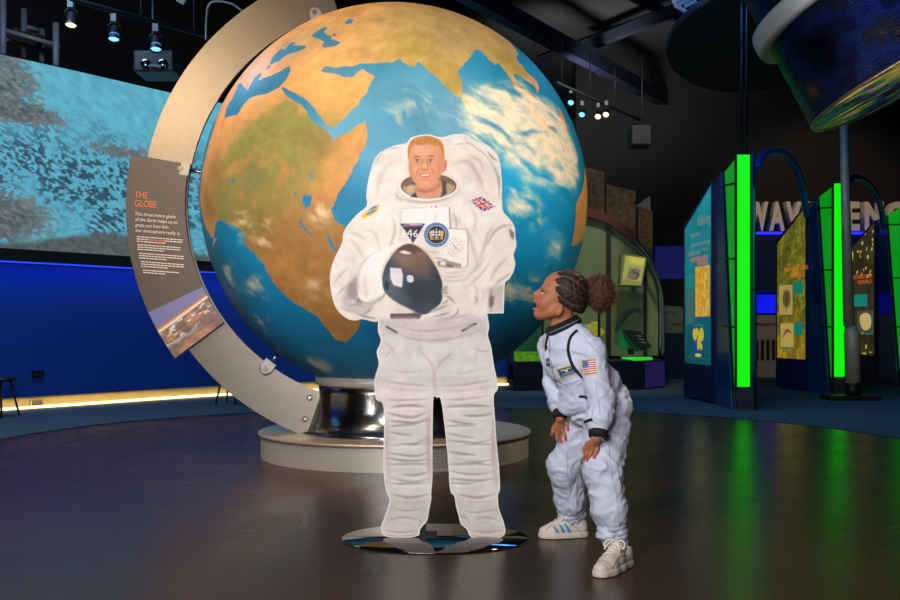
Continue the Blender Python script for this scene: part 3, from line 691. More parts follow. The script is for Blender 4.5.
K.curve([(419.6,168),(417,172),(417.2,175)], .9, (166,94,70), .85, .45); K.curve([(430.4,168),(433.3,171.4),(433,175)], .9, (160,90,68), .85, .45)
K.poly(spline([(418.6,174.0),(422,173.6),(425,173.9),(428,173.3),(431.2,173.3),(429.2,176.2),(425,177.3),(421,176.4)],5,True), (196,106,88), .9, .35)
K.poly(spline([(420,174.6),(425,174.7),(430,174.1),(428.4,175.4),(425,175.9),(421.5,175.5)],5,True), (240,228,214), 1, .2); K.curve([(419.6,178.4),(425,180.2),(430.4,178)], .9, (190,114,92), .6, .4); K.ell(425.5,183,4,2.2, (238,172,140), .6, 0, 1)
hair = Zh((290,185),(287,140),(290,100),(308,62),(345,40),(390,32),(440,40),(480,62),(500,95),(506,150),(502,185),(496,150),(484,112),(466,92),(445,94),(410,84),(375,90),(335,86),(308,104),(298,140))
K.poly(spline(hair, 4, True), (196,128,66), 1, .35)
for i in range(70):
    x = RNG.uniform(300,495); y = RNG.uniform(36,84); c = (222,160,92) if i % 2 else (160,96,46)
    if inpoly(np.array([x]), np.array([y]), [(a,b) for a, b in zip(*[iter(np.ravel(spline(zz(1,0,0,(290,185),(287,140),(290,100),(308,62),(345,40),(390,32),(440,40),(480,62),(500,95),(506,150),(490,150),(478,112),(440,104),(370,100),(310,112)),3,True)))]*2)])[0]: K.curve(Zh((x,y),(x+RNG.uniform(-2,6),y+7),(x+RNG.uniform(-3,5),y+13)), .8, c, .6, .25)
K.curve(Zh((312,66),(350,45),(410,38),(460,52)), 1.4, (222,156,88), .6, .6)
# collar front rim and chest pack
K.curve(Zh((225,380),(250,410),(330,432),(430,432),(520,410),(590,370)), 2.2, sh, .55, .7); K.curve(Zh((225,360),(222,400),(260,430)), 1.2, sh, .6, .4)
K.curve(Zh((425,455),(432,470)), 1, sh2, .8, .3); K.curve(Zh((450,452),(462,468)), 1.2, sh2, .8, .3); K.curve(Zh((245,485),(262,495)), 1.2, sh2, .7, .3)
K.poly(Zb((262,80),(368,76),(368,140),(262,142)), (240,231,222), 1, .3); K.line(Zb((262,142),(262,80),(368,76),(368,142)), .8, (196,182,172), .8, .2)
K.poly(Zb((368,78),(468,76),(472,150),(462,160),(368,150)), (243,235,227), 1, .3); K.line(Zb((468,76),(474,165)), 1.1, (120,104,96), .8, .25); K.curve(Zb((480,90),(500,140),(490,190)), 2, sh, .6, .8)
K.curve(Zb((400,82),(410,110),(405,150)), 1.2, sh, .4, .5)
K.poly(Zb((468,165),(540,168),(548,200),(548,330),(520,338),(430,330),(440,290),(460,220)), (238,229,220), 1, .4); K.line(Zb((540,168),(549,200),(546,325),(520,338)), .9, sh, .8, .3); K.line(Zb((468,165),(540,168)), .9, sh, .7, .2)
for i in range(14):
    a = math.radians(100+i*22); K.ell(*Zb((492+34*math.cos(a), 246+38*math.sin(a)))[0], .55, .55, (130,116,108), .8, 0, .1)
K.ell(*Zb((494,246))[0], 6.0,6.6, (214,203,194), 1, 0, .3); K.ell(*Zb((494,246))[0], 5.0,5.6, (232,222,213), 1, 0, .2); K.curve(Zb((478,225),(494,246),(512,262)), 1.1, (150,136,128), .8, .2); K.curve(Zb((512,228),(494,248),(482,264)), 1.1, (178,166,158), .8, .2)
K.poly(Zb((415,305),(455,300),(520,318),(520,338),(440,335),(418,325)), (150,138,130), .9, .3); K.poly(Zb((430,308),(452,305),(452,322),(432,322)), (230,220,212), 1, .2); K.poly(Zb((458,318),(486,322),(484,334),(458,331)), (92,84,80), .9, .2)
K.line(Zb((372,262),(420,268)), .9, (146,132,124), .6, .2); K.line(Zb((410,292),(455,298)), .9, (110,98,94), .7, .2); K.curve(Zb((505,120),(520,150),(515,165)), 1.5, (200,180,160), .6, .4)
K.poly(Zb((400,330),(560,335),(520,400),(470,410),(440,380)), (222,213,206), .9, 1.5)
for y_ in (350,366,385): K.curve(Zb((440,y_),(480,y_+6),(540,y_-4)), 1.2, sh, .45, .6)
# mission patches and flags
K.poly(Zb((252,140),(368,140),(314,234)), (232,228,226), 1, .15); K.poly(Zb((256,143),(364,143),(313,229)), (40,60,120), 1, .15); K.poly(Zb((268,160),(352,160),(313,222)), (52,44,52), 1, .2)
K.line(Zb((272,156),(330,152)), 1.6, (206,70,72), .9, .2); K.line(Zb((300,148),(350,149)), 1.4, (206,200,206), .9, .2); K.line(Zb((270,151),(296,147)), .9, (180,186,210), .8, .2)
w4 = (240,236,232)
K.line(Zb((302,172),(287,189),(309,189)), 1.05, w4, 1, .1); K.line(Zb((304,172),(304,199)), 1.15, w4, 1, .1)                                            # 4
K.line(Zb((329,173),(318,181),(315,191),(320,199),(328,198),(331,190),(325,185),(317,189)), 1.05, w4, 1, .1)                                        # 6
K.line(Zb((282,180),(275,170)), 1, w4, .8, .2); K.line(Zb((300,214),(306,205)), 1, w4, .7, .2); K.line(Zb((318,218),(328,206)), .9, (190,186,196), .7, .2)
pc = Zb((413,192))[0]; K.ell(*pc, 12.8,12.6, (224,228,232), 1, 0, .2); K.ell(*pc, 12.3,12.1, (40,104,168), 1, 0, .2); K.ell(*pc, 9.6,9.4, (220,222,222), 1, 0, .2); K.ell(*pc, 9.0,8.8, (34,36,44), 1, 0, .2)
for i in range(30):
    a = 2*math.pi*i/30; K.ell(pc[0]+11*math.cos(a), pc[1]+11*math.sin(a), .5,.5, (206,222,236), .8, 0, .1)
K.poly(Zb((380,180),(396,170),(398,214),(388,212)), (222,170,88), .95, .3); K.poly(Zb((446,180),(432,170),(430,214),(440,212)), (222,170,88), .95, .3)
for q in (((388,180),(438,180)),((392,192),(434,192)),((413,166),(413,206)),((400,172),(400,196)),((426,172),(426,196))): K.line(Zb(*q), .9, (226,226,226), .95, .15)
K.line(Zb((402,212),(424,210)), 1.2, (206,150,70), .9, .2); K.line(Zb((404,204),(422,202)), .9, (220,220,224), .8, .2)
fl = lambda u, v: tuple(np.array(Zb((557,46))[0])*(1-u)*(1-v)+np.array(Zb((607,27))[0])*u*(1-v)+np.array(Zb((664,72))[0])*u*v+np.array(Zb((612,92))[0])*(1-u)*v)   # Union flag, u across, v down
uf = lambda *p: [fl(v, u) for u, v in p]
K.poly(uf((-.05,-.06),(1.05,-.06),(1.05,1.06),(-.05,1.06)), (238,232,230), 1, .15); K.poly(uf((0,0),(1,0),(1,1),(0,1)), (44,54,132), 1, .15)
for q in (((0,0),(1,1)),((0,1),(1,0))): K.line(uf(*q), 1.9, (240,234,232), 1, .15); K.line(uf(*q), .7, (206,58,62), 1, .1)
for q in (((.5,0),(.5,1)),((0,.5),(1,.5))): K.line(uf(*q), 3.2, (240,234,232), 1, .15)
for q in (((.5,0),(.5,1)),((0,.5),(1,.5))): K.line(uf(*q), 1.9, (214,52,54), 1, .15)
K.poly(Zb((88,112),(110,92),(150,66),(172,60),(160,92),(130,112),(100,122)), (238,196,70), 1, .3); K.poly(Zb((106,106),(140,72),(160,68),(148,92),(122,106)), (88,128,184), 1, .4); K.line(Zb((112,100),(150,80)), .9, (226,226,226), .8, .2)
K.ell(*Zb((98,318))[0], 2, 2.6, (232,170,160), .6, .5, .4)
# left arm and the glove under the helmet
K.poly(Zb((60,360),(100,372),(96,450),(160,500),(150,540),(90,545),(30,520),(4,470),(20,420)), (190,180,177), .8, 2)
K.poly(Zb((40,400),(72,370),(78,452),(60,470),(30,450)), (144,136,138), .8, 1.4); K.poly(Zb((70,462),(96,460),(98,486),(70,486)), (132,126,128), .75, .8)
for p in (((10,470),(50,462),(76,480)),((30,500),(70,490),(110,505)),((90,545),(120,520),(160,505)),((20,440),(40,420),(60,390))): K.curve(Zb(*p), 1.8, sh, .6, .7)
K.poly(Zb((150,490),(215,470),(216,552),(150,545),(120,535)), (228,220,214), .95, .8); K.curve(Zb((60,520),(100,540),(160,552)), 1.4, sh2, .6, .4)
# helmet: white shell, rim, dark reflecting visor
shell = spline(Zb((76,380),(84,330),(120,280),(190,245),(250,228),(300,232),(260,260),(215,310),(190,370),(190,430),(170,470),(110,480),(80,455)), 5, True); K.poly([(x+.8,y+1.2) for x, y in shell], (150,138,132), .6, 1.0); K.poly(shell, (240,233,226), 1, .5); K.curve(Zb((78,380),(88,332),(122,286),(180,252)), 1.2, (150,138,130), .6, .5); K.curve(Zb((110,476),(160,468),(196,440)), 2.4, (170,158,152), .6, .9); K.poly(Zb((95,380),(110,350),(120,440),(112,470),(96,450)), (206,196,190), .6, 1.5)
K.curve(Zb((84,340),(80,400),(90,460)), 2, sh, .45, 1); K.curve(Zb((150,480),(185,455),(200,440)), 1.6, sh, .7, .5); K.curve(Zb((120,290),(180,262),(240,240)), 1.4, hi, .7, .6)
vis = spline(Zb((290,232),(335,244),(385,290),(425,360),(440,420),(432,480),(395,520),(350,534),(310,522),(240,480),(195,440),(182,400),(185,355),(205,305),(245,255)), 6, True)
K.poly(spline(Zb((290,228),(345,240),(400,290),(436,360),(440,380),(420,340),(380,285),(330,246),(285,236),(240,258),(196,312),(178,380),(176,356),(196,300),(240,250)), 5, True), (214,196,172), 1, .4)
K.poly(vis, (58,68,82), 1, .4)
vm = np.zeros(K.X.shape); vm[inpoly(K.X, K.Y, vis)] = 1; K.clip = blur2(vm, .6)
K.ell(*Zb((300,285))[0], 20,13, (150,112,98), .85, .3, 4); K.ell(*Zb((290,250))[0], 14,5, (84,52,42), .8, 0, 2.5); K.ell(*Zb((345,330))[0], 13,10, (112,84,76), .7, .5, 3); K.ell(*Zb((225,400))[0], 12,12, (96,110,124), .7, 0, 4)
K.ell(*Zb((330,440))[0], 18,12, (34,44,56), .8, 0, 5); K.ell(*Zb((250,460))[0], 14,8, (88,100,114), .6, .5, 3); K.ell(*Zb((420,400))[0], 6,24, (40,44,54), .6, 0, 3)
K.poly(Zb((252,264),(275,258),(304,268),(302,276),(272,274)), (232,214,204), .95, .4); K.poly(Zb((214,332),(262,336),(270,365),(266,418),(230,408),(216,380)), (226,224,226), .95, .4); K.poly(spline(Zb((287,368),(308,366),(316,380),(310,396),(290,392)),4,True), (222,222,226), .95, .3)
K.poly(Zb((196,380),(210,400),(208,430),(190,420)), (20,26,34), .8, .8); K.curve(Zb((195,440),(250,485),(310,520),(360,530)), 1.4, (150,156,164), .6, .4)
K.clip = None
K.curve(Zb((215,470),(260,500),(330,524)), 3, (222,212,204), .9, .6); K.poly(Zb((215,530),(320,528),(350,536),(340,552),(216,552)), (70,64,74), .9, .4); K.line(Zb((235,538),(320,540)), 1, (196,60,80), .9, .3); K.line(Zb((222,546),(330,548)), .9, (168,160,160), .8, .3)
# right arm and hand
K.poly(Zb((440,410),(470,395),(540,420),(560,470),(530,530),(470,545),(410,556),(384,548),(400,535),(380,525),(430,490),(450,470),(436,440)), (222,214,209), .95, .8)
for p, w_ in ((((384,528),(420,510),(470,490)),1.6),(((384,548),(430,536),(480,520)),1.6),(((440,450),(470,462),(495,490)),1.6),(((430,490),(455,480),(466,462)),1.4),(((470,545),(500,530),(510,500)),1.6),(((436,415),(448,440),(470,440)),2.0)): K.curve(Zb(*p), w_, (132,122,122), .75, .5)
K.curve(Zb((384,556),(430,554),(500,545),(560,530)), 1.8, sh2, .5, .8); K.curve(Zb((574,455),(588,470),(580,490)), 1.6, (140,120,110), .6, .5); K.ell(*Zb((450,424))[0], 2.6,3.8, (168,158,156), .8, .3, .6)
# waist, hips
K.poly([(378,320),(486,317),(487,333),(440,342),(382,333)], (196,188,187), .8, 2); K.curve([(381,330),(420,340),(455,338),(487,328)], 2.2, sh, .5, 1); K.curve([(383,322),(425,331),(480,322)], 1.8, sh, .45, .8)
K.line(Z6((136,40),(150,48),(160,54)), 2.2, (84,78,80), .85, .4); K.line(Z6((318,50),(335,40),(350,33)), 2.2, (84,78,80), .85, .4); K.line(Z6((325,44),(345,38)), .9, (200,194,192), .8, .2)
for p, w_, a_ in ((((128,75),(150,95),(156,120)),2,.45),(((152,92),(140,105),(128,120)),1.6,.5),(((340,90),(365,100),(385,95)),2,.45),(((360,75),(350,110),(352,150)),2,.35),(((252,140),(250,165),(254,205)),2.4,.75),(((210,95),(240,125),(250,150)),2.6,.4),(((300,100),(268,125),(254,150)),2.6,.4),(((215,85),(216,98)),2.4,.35),
                  (((120,168),(180,178),(245,182)),2.6,.45),(((262,182),(320,180),(396,166)),2.6,.45),(((116,185),(180,194),(248,194)),1.6,.4),(((260,196),(330,194),(398,184)),1.6,.4),(((128,215),(190,216),(246,212)),2.4,.7),(((264,214),(320,214),(392,204)),2.4,.7),(((130,140),(180,150),(235,145)),2,.25),(((275,150),(330,150),(390,135)),2,.25)):
    K.curve(Z6(*p), w_, sh, a_, .8); K.curve([(x, y+1.7) for x, y in Z6(*p)], w_*.7, hi, a_*.7, .7)
K.poly(Z6((118,188),(245,196),(246,213),(128,215),(112,205)), (226,219,214), .6, 1); K.poly(Z6((262,198),(400,186),(394,205),(330,214),(264,214)), (226,219,214), .6, 1)
# lower legs: rows of bulging horizontal folds, then boots
rg = np.random.default_rng(9)
for xl, xr in ((131,244),(268,400)):
    ys = np.arange(232, 425, 15.5)
    for i, y in enumerate(ys):
        dx = 6*(y-230)/200*(1 if xl > 200 else 0); l = xl+3+dx+rg.uniform(-2,6); r = xr-3+rg.uniform(-10,2); sag = rg.uniform(6,14)*(1 if i % 3 else -.2)
        p = [(l, y+rg.uniform(-4,4)), ((l*2+r)/3, y+sag*.7), ((l+2*r)/3, y+sag), (r, y+rg.uniform(-5,3))]
        if rg.random() < .5: p = p[:3] if rg.random() < .5 else p[1:]
        K.curve(Z6(*p), rg.uniform(1.8,3.2), (138,128,128), rg.uniform(.5,.8), .7); K.curve([(x, yy+2.1) for x, yy in Z6(*p)], 2.0, (236,230,226), .6, .8)
    K.curve(Z6((xr-6,225),(xr-8,330),(xr-2,430)), 4, sh, .5, 1.6); K.curve(Z6((xl+6,240),(xl+6,330),(xl+14,430)), 3, sh, .3, 1.4)
for x0, s_ in ((140,1),(300,-1)):
    K.curve(Z6((x0+2,440),(x0+52,450),(x0+102,440)), 2.6, sh, .7, .7); K.curve(Z6((x0+4,455),(x0+50,462),(x0+98,456)), 1.4, sh, .5, .5)
K.poly(Z6((146,458),(238,458),(230,500),(212,525),(210,540),(180,545),(140,542),(126,535),(126,520),(134,500)), (196,188,186), .75, 1.5)
K.poly(Z6((304,458),(402,458),(412,505),(418,530),(408,543),(350,546),(336,540),(330,524),(314,508)), (196,188,186), .75, 1.5)
for p in (((148,475),(180,482),(225,478)),((136,505),(175,498),(215,505)),((210,500),(218,512),(210,528)),((128,528),(170,534),(208,530)),((312,480),(350,486),(402,478)),((318,485),(330,505),(336,520)),((340,505),(375,498),(410,508)),((336,528),(375,534),(415,528)),((312,490),(322,500),(330,495))):
    K.curve(Z6(*p), 2.0, (146,136,134), .65, .7); K.curve([(x, y+1.5) for x, y in Z6(*p)], 1.4, (228,222,218), .5, .6)
K.line(Z6((128,540),(170,545),(210,540)), 1.6, (176,140,124), .8, .5); K.line(Z6((338,543),(390,547),(416,541)), 1.6, (176,140,124), .8, .5)
fn = fbm(np.stack([K.X*.07, K.Y*.10, K.X*0], -1), 4, 61); ff = fbm(np.stack([K.X*.35, K.Y*.35, K.X*0], -1), 3, 63); suit = (np.abs(K.c-K.c.mean(-1, keepdims=True)).max(-1) < 22) & (K.c.mean(-1) > 150)
K.c *= np.where(suit, .95+.14*fn+.05*(ff-.5), 1.)[...,None]; K.c = np.clip((K.c-128)*1.10+132, 0, 252)
K.grid('printed_front', lambda x, y: np.stack([(x-CX)*YB/F, np.full(x.shape, YB-.0012), CAMZ-(y-CY)*YB/F], 1), mat('satin_print', rough=.5, attr='Col', spec=.3, noise=.015, nscale=60), cut, ins)
bx = P(435.5,539,YB)[0]
ob_ = MB().lathe([(.40,.0),(.44,.001),(.443,.004),(.44,.007),(.0005,.0072)], (0,0,0), n=96, caps=False); ob = ob_.build('base_plate', glassdark, cut)
ob.scale = (1,.745,1); ob.location = V((bx,4.717+.005,0))-cut.location
MB().box((P(421,0,YB)[0],YB+.013,.007),(P(426,0,YB)[0],YB+.03,1.1)).build('support_post', black, cut)
MB().box((P(421,0,YB)[0]-.05,YB+.0125,.0075),(P(426,0,YB)[0]+.05,YB+.12,.014)).build('post_foot', black, cut)
# ------------------------------------------------------------------ the child in the white spacesuit costume
def J(px, py, Y): return P(px, py, Y)
def bvh(v, f): return BVHTree.FromPolygons([tuple(map(float, p)) for p in v], [tuple(int(i) for i in q) for q in f])
EYE = Vector((0,0,CAMZ))
def cast(T, px, py, lift=.002, fall=None):
    d = Vector(((px-CX)/F,1,-(py-CY)/F)).normalized(); h = T.ray_cast(EYE, d)
    if h[0] is None: return J(px, py, fall or 4.5)
    return np.array(h[0])-np.array(d)*lift
kid = thing('person', J(600,556,4.5)*np.array([1,1,0]), 'child with curly ponytail in white spacesuit costume, bent forward looking up at the astronaut cutout', 'person')
Hc = J(566,292,4.45); ht = math.radians(22); hf = np.array([-math.cos(ht),0,math.sin(ht)]); hu = np.array([math.sin(ht),0,math.cos(ht)]); hl = np.array([0,-1.,0]); HR = np.stack([hf,hl,hu],1)
def H(f, u, l=0.): return Hc+hf*f+hu*u+hl*l
# --- suit
S = Field((.32,4.02,.06),(.98,5.02,1.14),.0045)
N0, CH, BE, PE = J(563,329,4.455), J(573,356,4.46), J(588,386,4.49), J(602,406,4.51)
nS, nE, nW = J(590,350,4.365), J(601,396,4.285), J(599,431,4.225)
fS, fE, fW = J(551,343,4.56), J(554,384,4.60), J(561,411,4.545)
nH, nK, nA = J(607,414,4.44), J(603,468,4.29), J(615,541,4.285)
fH, fK, fA = J(594,412,4.58), J(565,466,4.66), J(573,520,4.80)
S.chain([N0,CH,BE,PE], [.066,.122,.118,.132], .04)
S.chain([N0,nS], [.055,.060], .04); S.chain([N0,fS], [.055,.056], .04)
S.chain([nS,nE,nW+(nE-nW)*.3,nW], [.062,.066,.060,.042], .010); S.chain([fS,fE,fW+(fE-fW)*.3,fW], [.056,.050,.046,.032], .02)
S.chain([nH,nK,J(609,508,4.275),nA], [.118,.082,.078,.054], .025); S.chain([fH,fK,J(571,500,4.735),fA], [.108,.084,.074,.054], .025)
S.chain([J(613,534,4.285),J(615,542,4.285)], [.068,.056], .01); S.chain([J(571,512,4.77),J(573,521,4.80)], [.066,.056], .01)
S.cone(J(600,396,4.49), J(584,402,4.49), .112, .10, .03)
cc = J(563,326,4.455); cx = unit(J(578,318.5,4.45)-J(548,332,4.45)); cn = np.cross(cx, [0,1.,0]); cn = cn if cn[2] > 0 else -cn
S.half(cc-cn*.006, cn, .004)
sv, sf = S.mesh(); sv = relax(sv, sf, 2); nv = vnormals(sv, sf)
def segd(p, a, b):
    a = np.asarray(a); b = np.asarray(b); d = b-a; t = np.clip(((p-a)@d)/(d@d), 0, 1); return np.linalg.norm(p-a-t[:,None]*d, axis=1), t
q = sv-np.array([.5,4.4,.5]); wob = fbm(q*7, 3, 4)-.5
r1 = 1-np.abs(fbm(np.stack([q[:,0]*5+wob*2, q[:,1]*5, q[:,2]*11+q[:,0]*6+wob*3], 1), 2, 14)*2-1)*2.2
r2 = 1-np.abs(fbm(np.stack([q[:,0]*10-q[:,2]*7+wob*3, q[:,1]*8, q[:,2]*7+wob*3], 1), 1, 19)*2-1)*2.2
r3 = 1-np.abs(fbm(np.stack([q[:,0]*17-q[:,2]*9+wob*5, q[:,1]*17, q[:,2]*20+q[:,0]*8+wob*4], 1), 2, 25)*2-1)*2.4
disp = .010*np.clip(r1,-.2,1)+.006*np.clip(r2,-.2,1)+.0042*np.clip(r3,-.1,1)-.011
for a, b, am, fr in ((J(566,330,4.5),J(566,331,4.5),0,1),(J(571,500,4.735),fA,.006,5),(J(611,515,4.28),nA,.006,5),(nE,nW,.005,4),(fE,fW,.004,4)):
    d, t = segd(sv, a, b); disp += am*np.sin(t*2*math.pi*fr+wob*9)*np.exp(-(d/.09)**2*2)*np.sin(math.pi*np.clip(t,0,1))
# jacket hem gathered at the waist, knee seams, leg front creases
wd = unit(PE-CH); tw = (sv-J(592,397,4.5))@wd; tor = segd(sv, CH, PE)[0] < .17
arm = np.minimum(segd(sv, nE, nW)[0], segd(sv, nS, nE)[0]) < .072
m_ = tor & ~arm; disp[m_] += (.012*np.exp(-((tw[m_]+.03)/.030)**2)-.013*np.exp(-((tw[m_]-.012)/.012)**2))
sv = sv+nv*disp[:,None]; sv = relax(sv, sf, 1, .4)
cloth = mat('white_costume_nylon', (200,208,232), .55, noise=.04, nscale=25, bump=.15, bscale=180, spec=.35)
suit = link('jumpsuit', mesh_np('jumpsuit', sv, sf), cloth, kid)
ST = bvh(sv, sf)
# --- body: one continuous skin, head to ankles
B = Field((.28,4.02,.03),(.98,5.0,1.30),.003)
B.ell(H(.008,.0), (.100,.074,.090), HR, .01)
B.ell(H(.050,-.068), (.058,.056,.078), HR, .03)
for s in (1,-1):
    B.cone(H(.012,-.098,s*.046), H(.062,-.132,s*.014), .024, .022, .02)
    B.ell(H(.072,-.083,s*.032), (.028,.026,.030), HR, .02)
    B.ell(H(.092,-.027,s*.028), (.018,.028,.012), HR, .015)
B.ell(H(.076,-.137), (.022,.024,.020), HR, .015)
B.cone(H(.104,-.030), H(.1225,-.060), .008, .0115, .012)
for s in (1,-1): B.ell(H(.110,-.067,s*.010), (.010,.009,.008), HR, .008)
B.ell(H(.106,-.080), (.014,.022,.012), HR, .012)
B.ell(H(.109,-.0935), (.012,.022,.0065), HR, .006); B.ell(H(.099,-.122), (.012,.020,.0075), HR, .007)
B.ell(H(.108,-.108), (.026,.017,.0085), HR, .004, 'sub')
for s in (1,-1):
    B.ell(H(.108,-.046,s*.032), (.016,.017,.011), HR, .010, 'sub'); B.ell(H(.088,-.047,s*.030), (.0145,.0145,.0130), HR, .003)
    B.ell(H(.006,-.090,s*.070), (.019,.009,.028), HR, .006); B.ell(H(.010,-.088,s*.081), (.010,.006,.016), HR, .004, 'sub')
B.cone(H(.0,-.07), N0+np.array([.005,0,.0]), .050, .050, .02)
I = .030
B.chain([N0,CH,BE,PE], [.05,.092,.088,.1], .03); B.chain([N0,nS,nE,nW], [.04,.035,.03,.024], .02); B.chain([N0,fS,fE,fW], [.04,.034,.028,.022], .02)
B.chain([nH,nK,nA,J(618,550,4.27)], [.085,.05,.032,.030], .02); B.chain([fH,fK,fA,J(577,529,4.79)], [.08,.05,.032,.030], .02)
NAILS = []
def hand(wr, wpx, palm, kn, tips, thumb, fall, rp, rf):
    w0 = J(*wpx, wr[1]-.008); c = cast(ST, *palm, .018, fall); c[1] = min(c[1], wr[1]+.022); B.chain([wr, w0, c], [.020,.0160,.0185], .016)
    for i, (k_, mid, tp) in enumerate(zip(kn, [((a[0]*.45+b[0]*.55), (a[1]*.45+b[1]*.55)) for a, b in zip(kn, tips)], tips)):
        a = cast(ST, *k_, .016, fall); m_ = cast(ST, *mid, .015, fall); t_ = cast(ST, *tp, .006, fall)
        a[1] = min(a[1], c[1]+.020); m_[1] = min(m_[1], a[1]+.022)
        if abs(m_[1]-a[1]) > .05: m_[1] = a[1]-.004
        if abs(t_[1]-a[1]) > .06: t_[1] = a[1]+.006
        B.chain([w0*.35+c*.65, a], [.015,.0105], .008); B.chain([a,m_,t_], [rf+.001,rf,rf-.0015], .0025); NAILS.append((t_, t_-unit(m_-t_)*.001+np.array([0,-rf*.8,0])))
    th = [cast(ST, *p, l, fall) for p, l in zip(thumb, (.020,.014,.006))]; B.chain(th, [.011,.009,.0075], .004); NAILS.append((th[-1], th[-1]+np.array([0,-.006,0])))
hand(nW, (597,438.5), (592.5,443), [(586.5,442.5),(587.2,446.5),(589.6,449),(592.2,450)], [(579.6,451),(581.0,455.5),(583.6,459.2),(587.2,460.5)], [(598,443),(597,450),(594,457)], 4.24, .02, .0078)
hand(fW, (560,418), (559.5,424), [(553.5,428),(556.3,430.5),(559.8,431.3),(563,430)], [(551.8,435),(557,441),(561.5,442),(566,440)], [(563.5,421),(567,424),(568,429)], 4.57, .02, .0075)
bv_, bf = B.mesh(); bv_ = relax(bv_, bf, 1, .35)
skin = np.array([172,112,80.]); n_ = fbm(bv_*60, 3, 3); col = np.ones((len(bv_),3))*skin*(.94+.12*n_)[:,None]
def near_(p, r, s=.4): return smooth(r*(1+s), r*(1-s), np.linalg.norm(bv_-p, axis=1))[:,None]
def tint(m, c, a=1.):
    global col
    col = col*(1-m*a)+np.array(c, float)*m*a
loc = (bv_-Hc)@HR
el = lambda c, r: smooth(1.25, .8, np.linalg.norm((loc-np.array(c))/np.array(r), axis=1))[:,None]
for s in (1,-1):
    tint(el((.084,s*.040,-.083), (.03,.022,.022)), (188,104,78), .5)
    tint(el((.100,s*.030,-.047), (.014,.012,.0062)), (226,216,206), 1); tint(el((.103,s*.030,-.046), (.008,.0055,.0055)), (38,24,18), 1)
    tint(el((.100,s*.030,-.0395), (.016,.015,.0022)), (40,26,20), .9); tint(el((.104,s*.030,-.026), (.018,.018,.0038)), (58,36,26), .85)
    tint(el((.006,s*.078,-.090), (.016,.02,.024)), (176,98,72), .45)
tint(el((.110,0,-.0945), (.014,.021,.0065)), (164,84,76), .9); tint(el((.101,0,-.1215), (.013,.019,.007)), (172,88,80), .9); tint(el((.096,0,-.108), (.018,.016,.0072)), (70,26,26), .95)
tint(el((.108,0,-.1015), (.006,.012,.0028)), (232,224,214), .9)
for a, b in NAILS: tint(near_(b, .0062), (224,44,96))
body = link('body', mesh_np('body', bv_, bf, lin(np.clip(col,0,255))), mat('skin', rough=.5, attr='Col', noise=.02, nscale=80, spec=.4), kid)
# --- hair
hx = J(553.5,288,4.45)
Q = Field(Hc-.15, Hc+.15, .0025); Q.ell(H(-.004,.004), (.101,.081,.096), HR, .005); Q.ell(H(-.055,-.045), (.05,.058,.05), HR, .03)
Q.half(hx, (-1,0,-.18), .004); Q.half(J(557,305,4.45), (-.35,0,-1), .004)
hv, hfc = Q.mesh(); hn = vnormals(hv, hfc); lc = (hv-H(-.004,.004))@HR
phi = np.arctan2(lc[:,1], lc[:,2]+.01)+.10*np.sin(lc[:,0]*34); rid = np.abs(np.cos(phi*5.5)); plait = np.sin(lc[:,0]*230+np.sign(np.sin(phi*11))*1.5)
hv = hv+hn*(.0055*np.sqrt(rid)-.004+.0012*plait*rid)[:,None]
hc = np.array([40,27,20.])*(.7+.7*fbm(hv*np.array([60,160,160]),3,9))[:,None]; pt = smooth(.22,.06,rid)[:,None]*.75; hc = hc*(1-pt)+np.array([128,86,62.])*pt
hairm = mat('dark_braided_hair', rough=.42, attr='Col', noise=.15, nscale=120, bump=.4, bscale=350)
hair_o = tag(link('hair', mesh_np('hair', hv, hfc, lin(hc)), hairm, kid), 'dark hair braided in rows flat to the head')
pc_ = J(600,293,4.46); Q = Field(pc_-.14, pc_+.14, .0028); Q.ell(pc_, (.060,.062,.074), None, .01); Q.ell(pc_+np.array([-.035,0,.004]), (.035,.04,.045), None, .02)
pv, pf = Q.mesh(); pn = vnormals(pv, pf); dd = fbm(pv*38, 3, 2)-.5; dd2 = fbm(pv*130, 2, 6)-.5; pv = pv+pn*(.030*dd+.016*dd2)[:,None]
mb = MB(); mb.add(pv, pf, True); nbase = len(pv)
for i in range(1500):
    k = RNG.integers(0, nbase); p = pv[k]; d = unit(pn[k]+RNG.normal(0,.45,3)); a = unit(np.cross(d, RNG.normal(0,1,3))); b = np.cross(d, a); R_ = RNG.uniform(.002,.005); L = RNG.uniform(.008,.022); ph = RNG.uniform(0,6)
    mb.tube([p+d*L*t+R_*(math.cos(ph+7*t)*a+math.sin(ph+7*t)*b)*min(1,t*3) for t in np.linspace(0,1,7)], .0008, 3)
puff = tag(mb.build('ponytail', mat('brown_curly_hair', (98,66,48), .75, noise=.45, nscale=70, bump=.6, bscale=200), kid), 'round puff of brown curly hair')
mb = MB(); c = J(588.5,293,4.455); mb.tube([c+.036*(math.cos(a)*np.array([0,1,0])+math.sin(a)*np.array([.1,0,1])) for a in np.linspace(0,2*math.pi,24,False)], .008, 8, True); mb.build('hair_tie', black, hair_o)
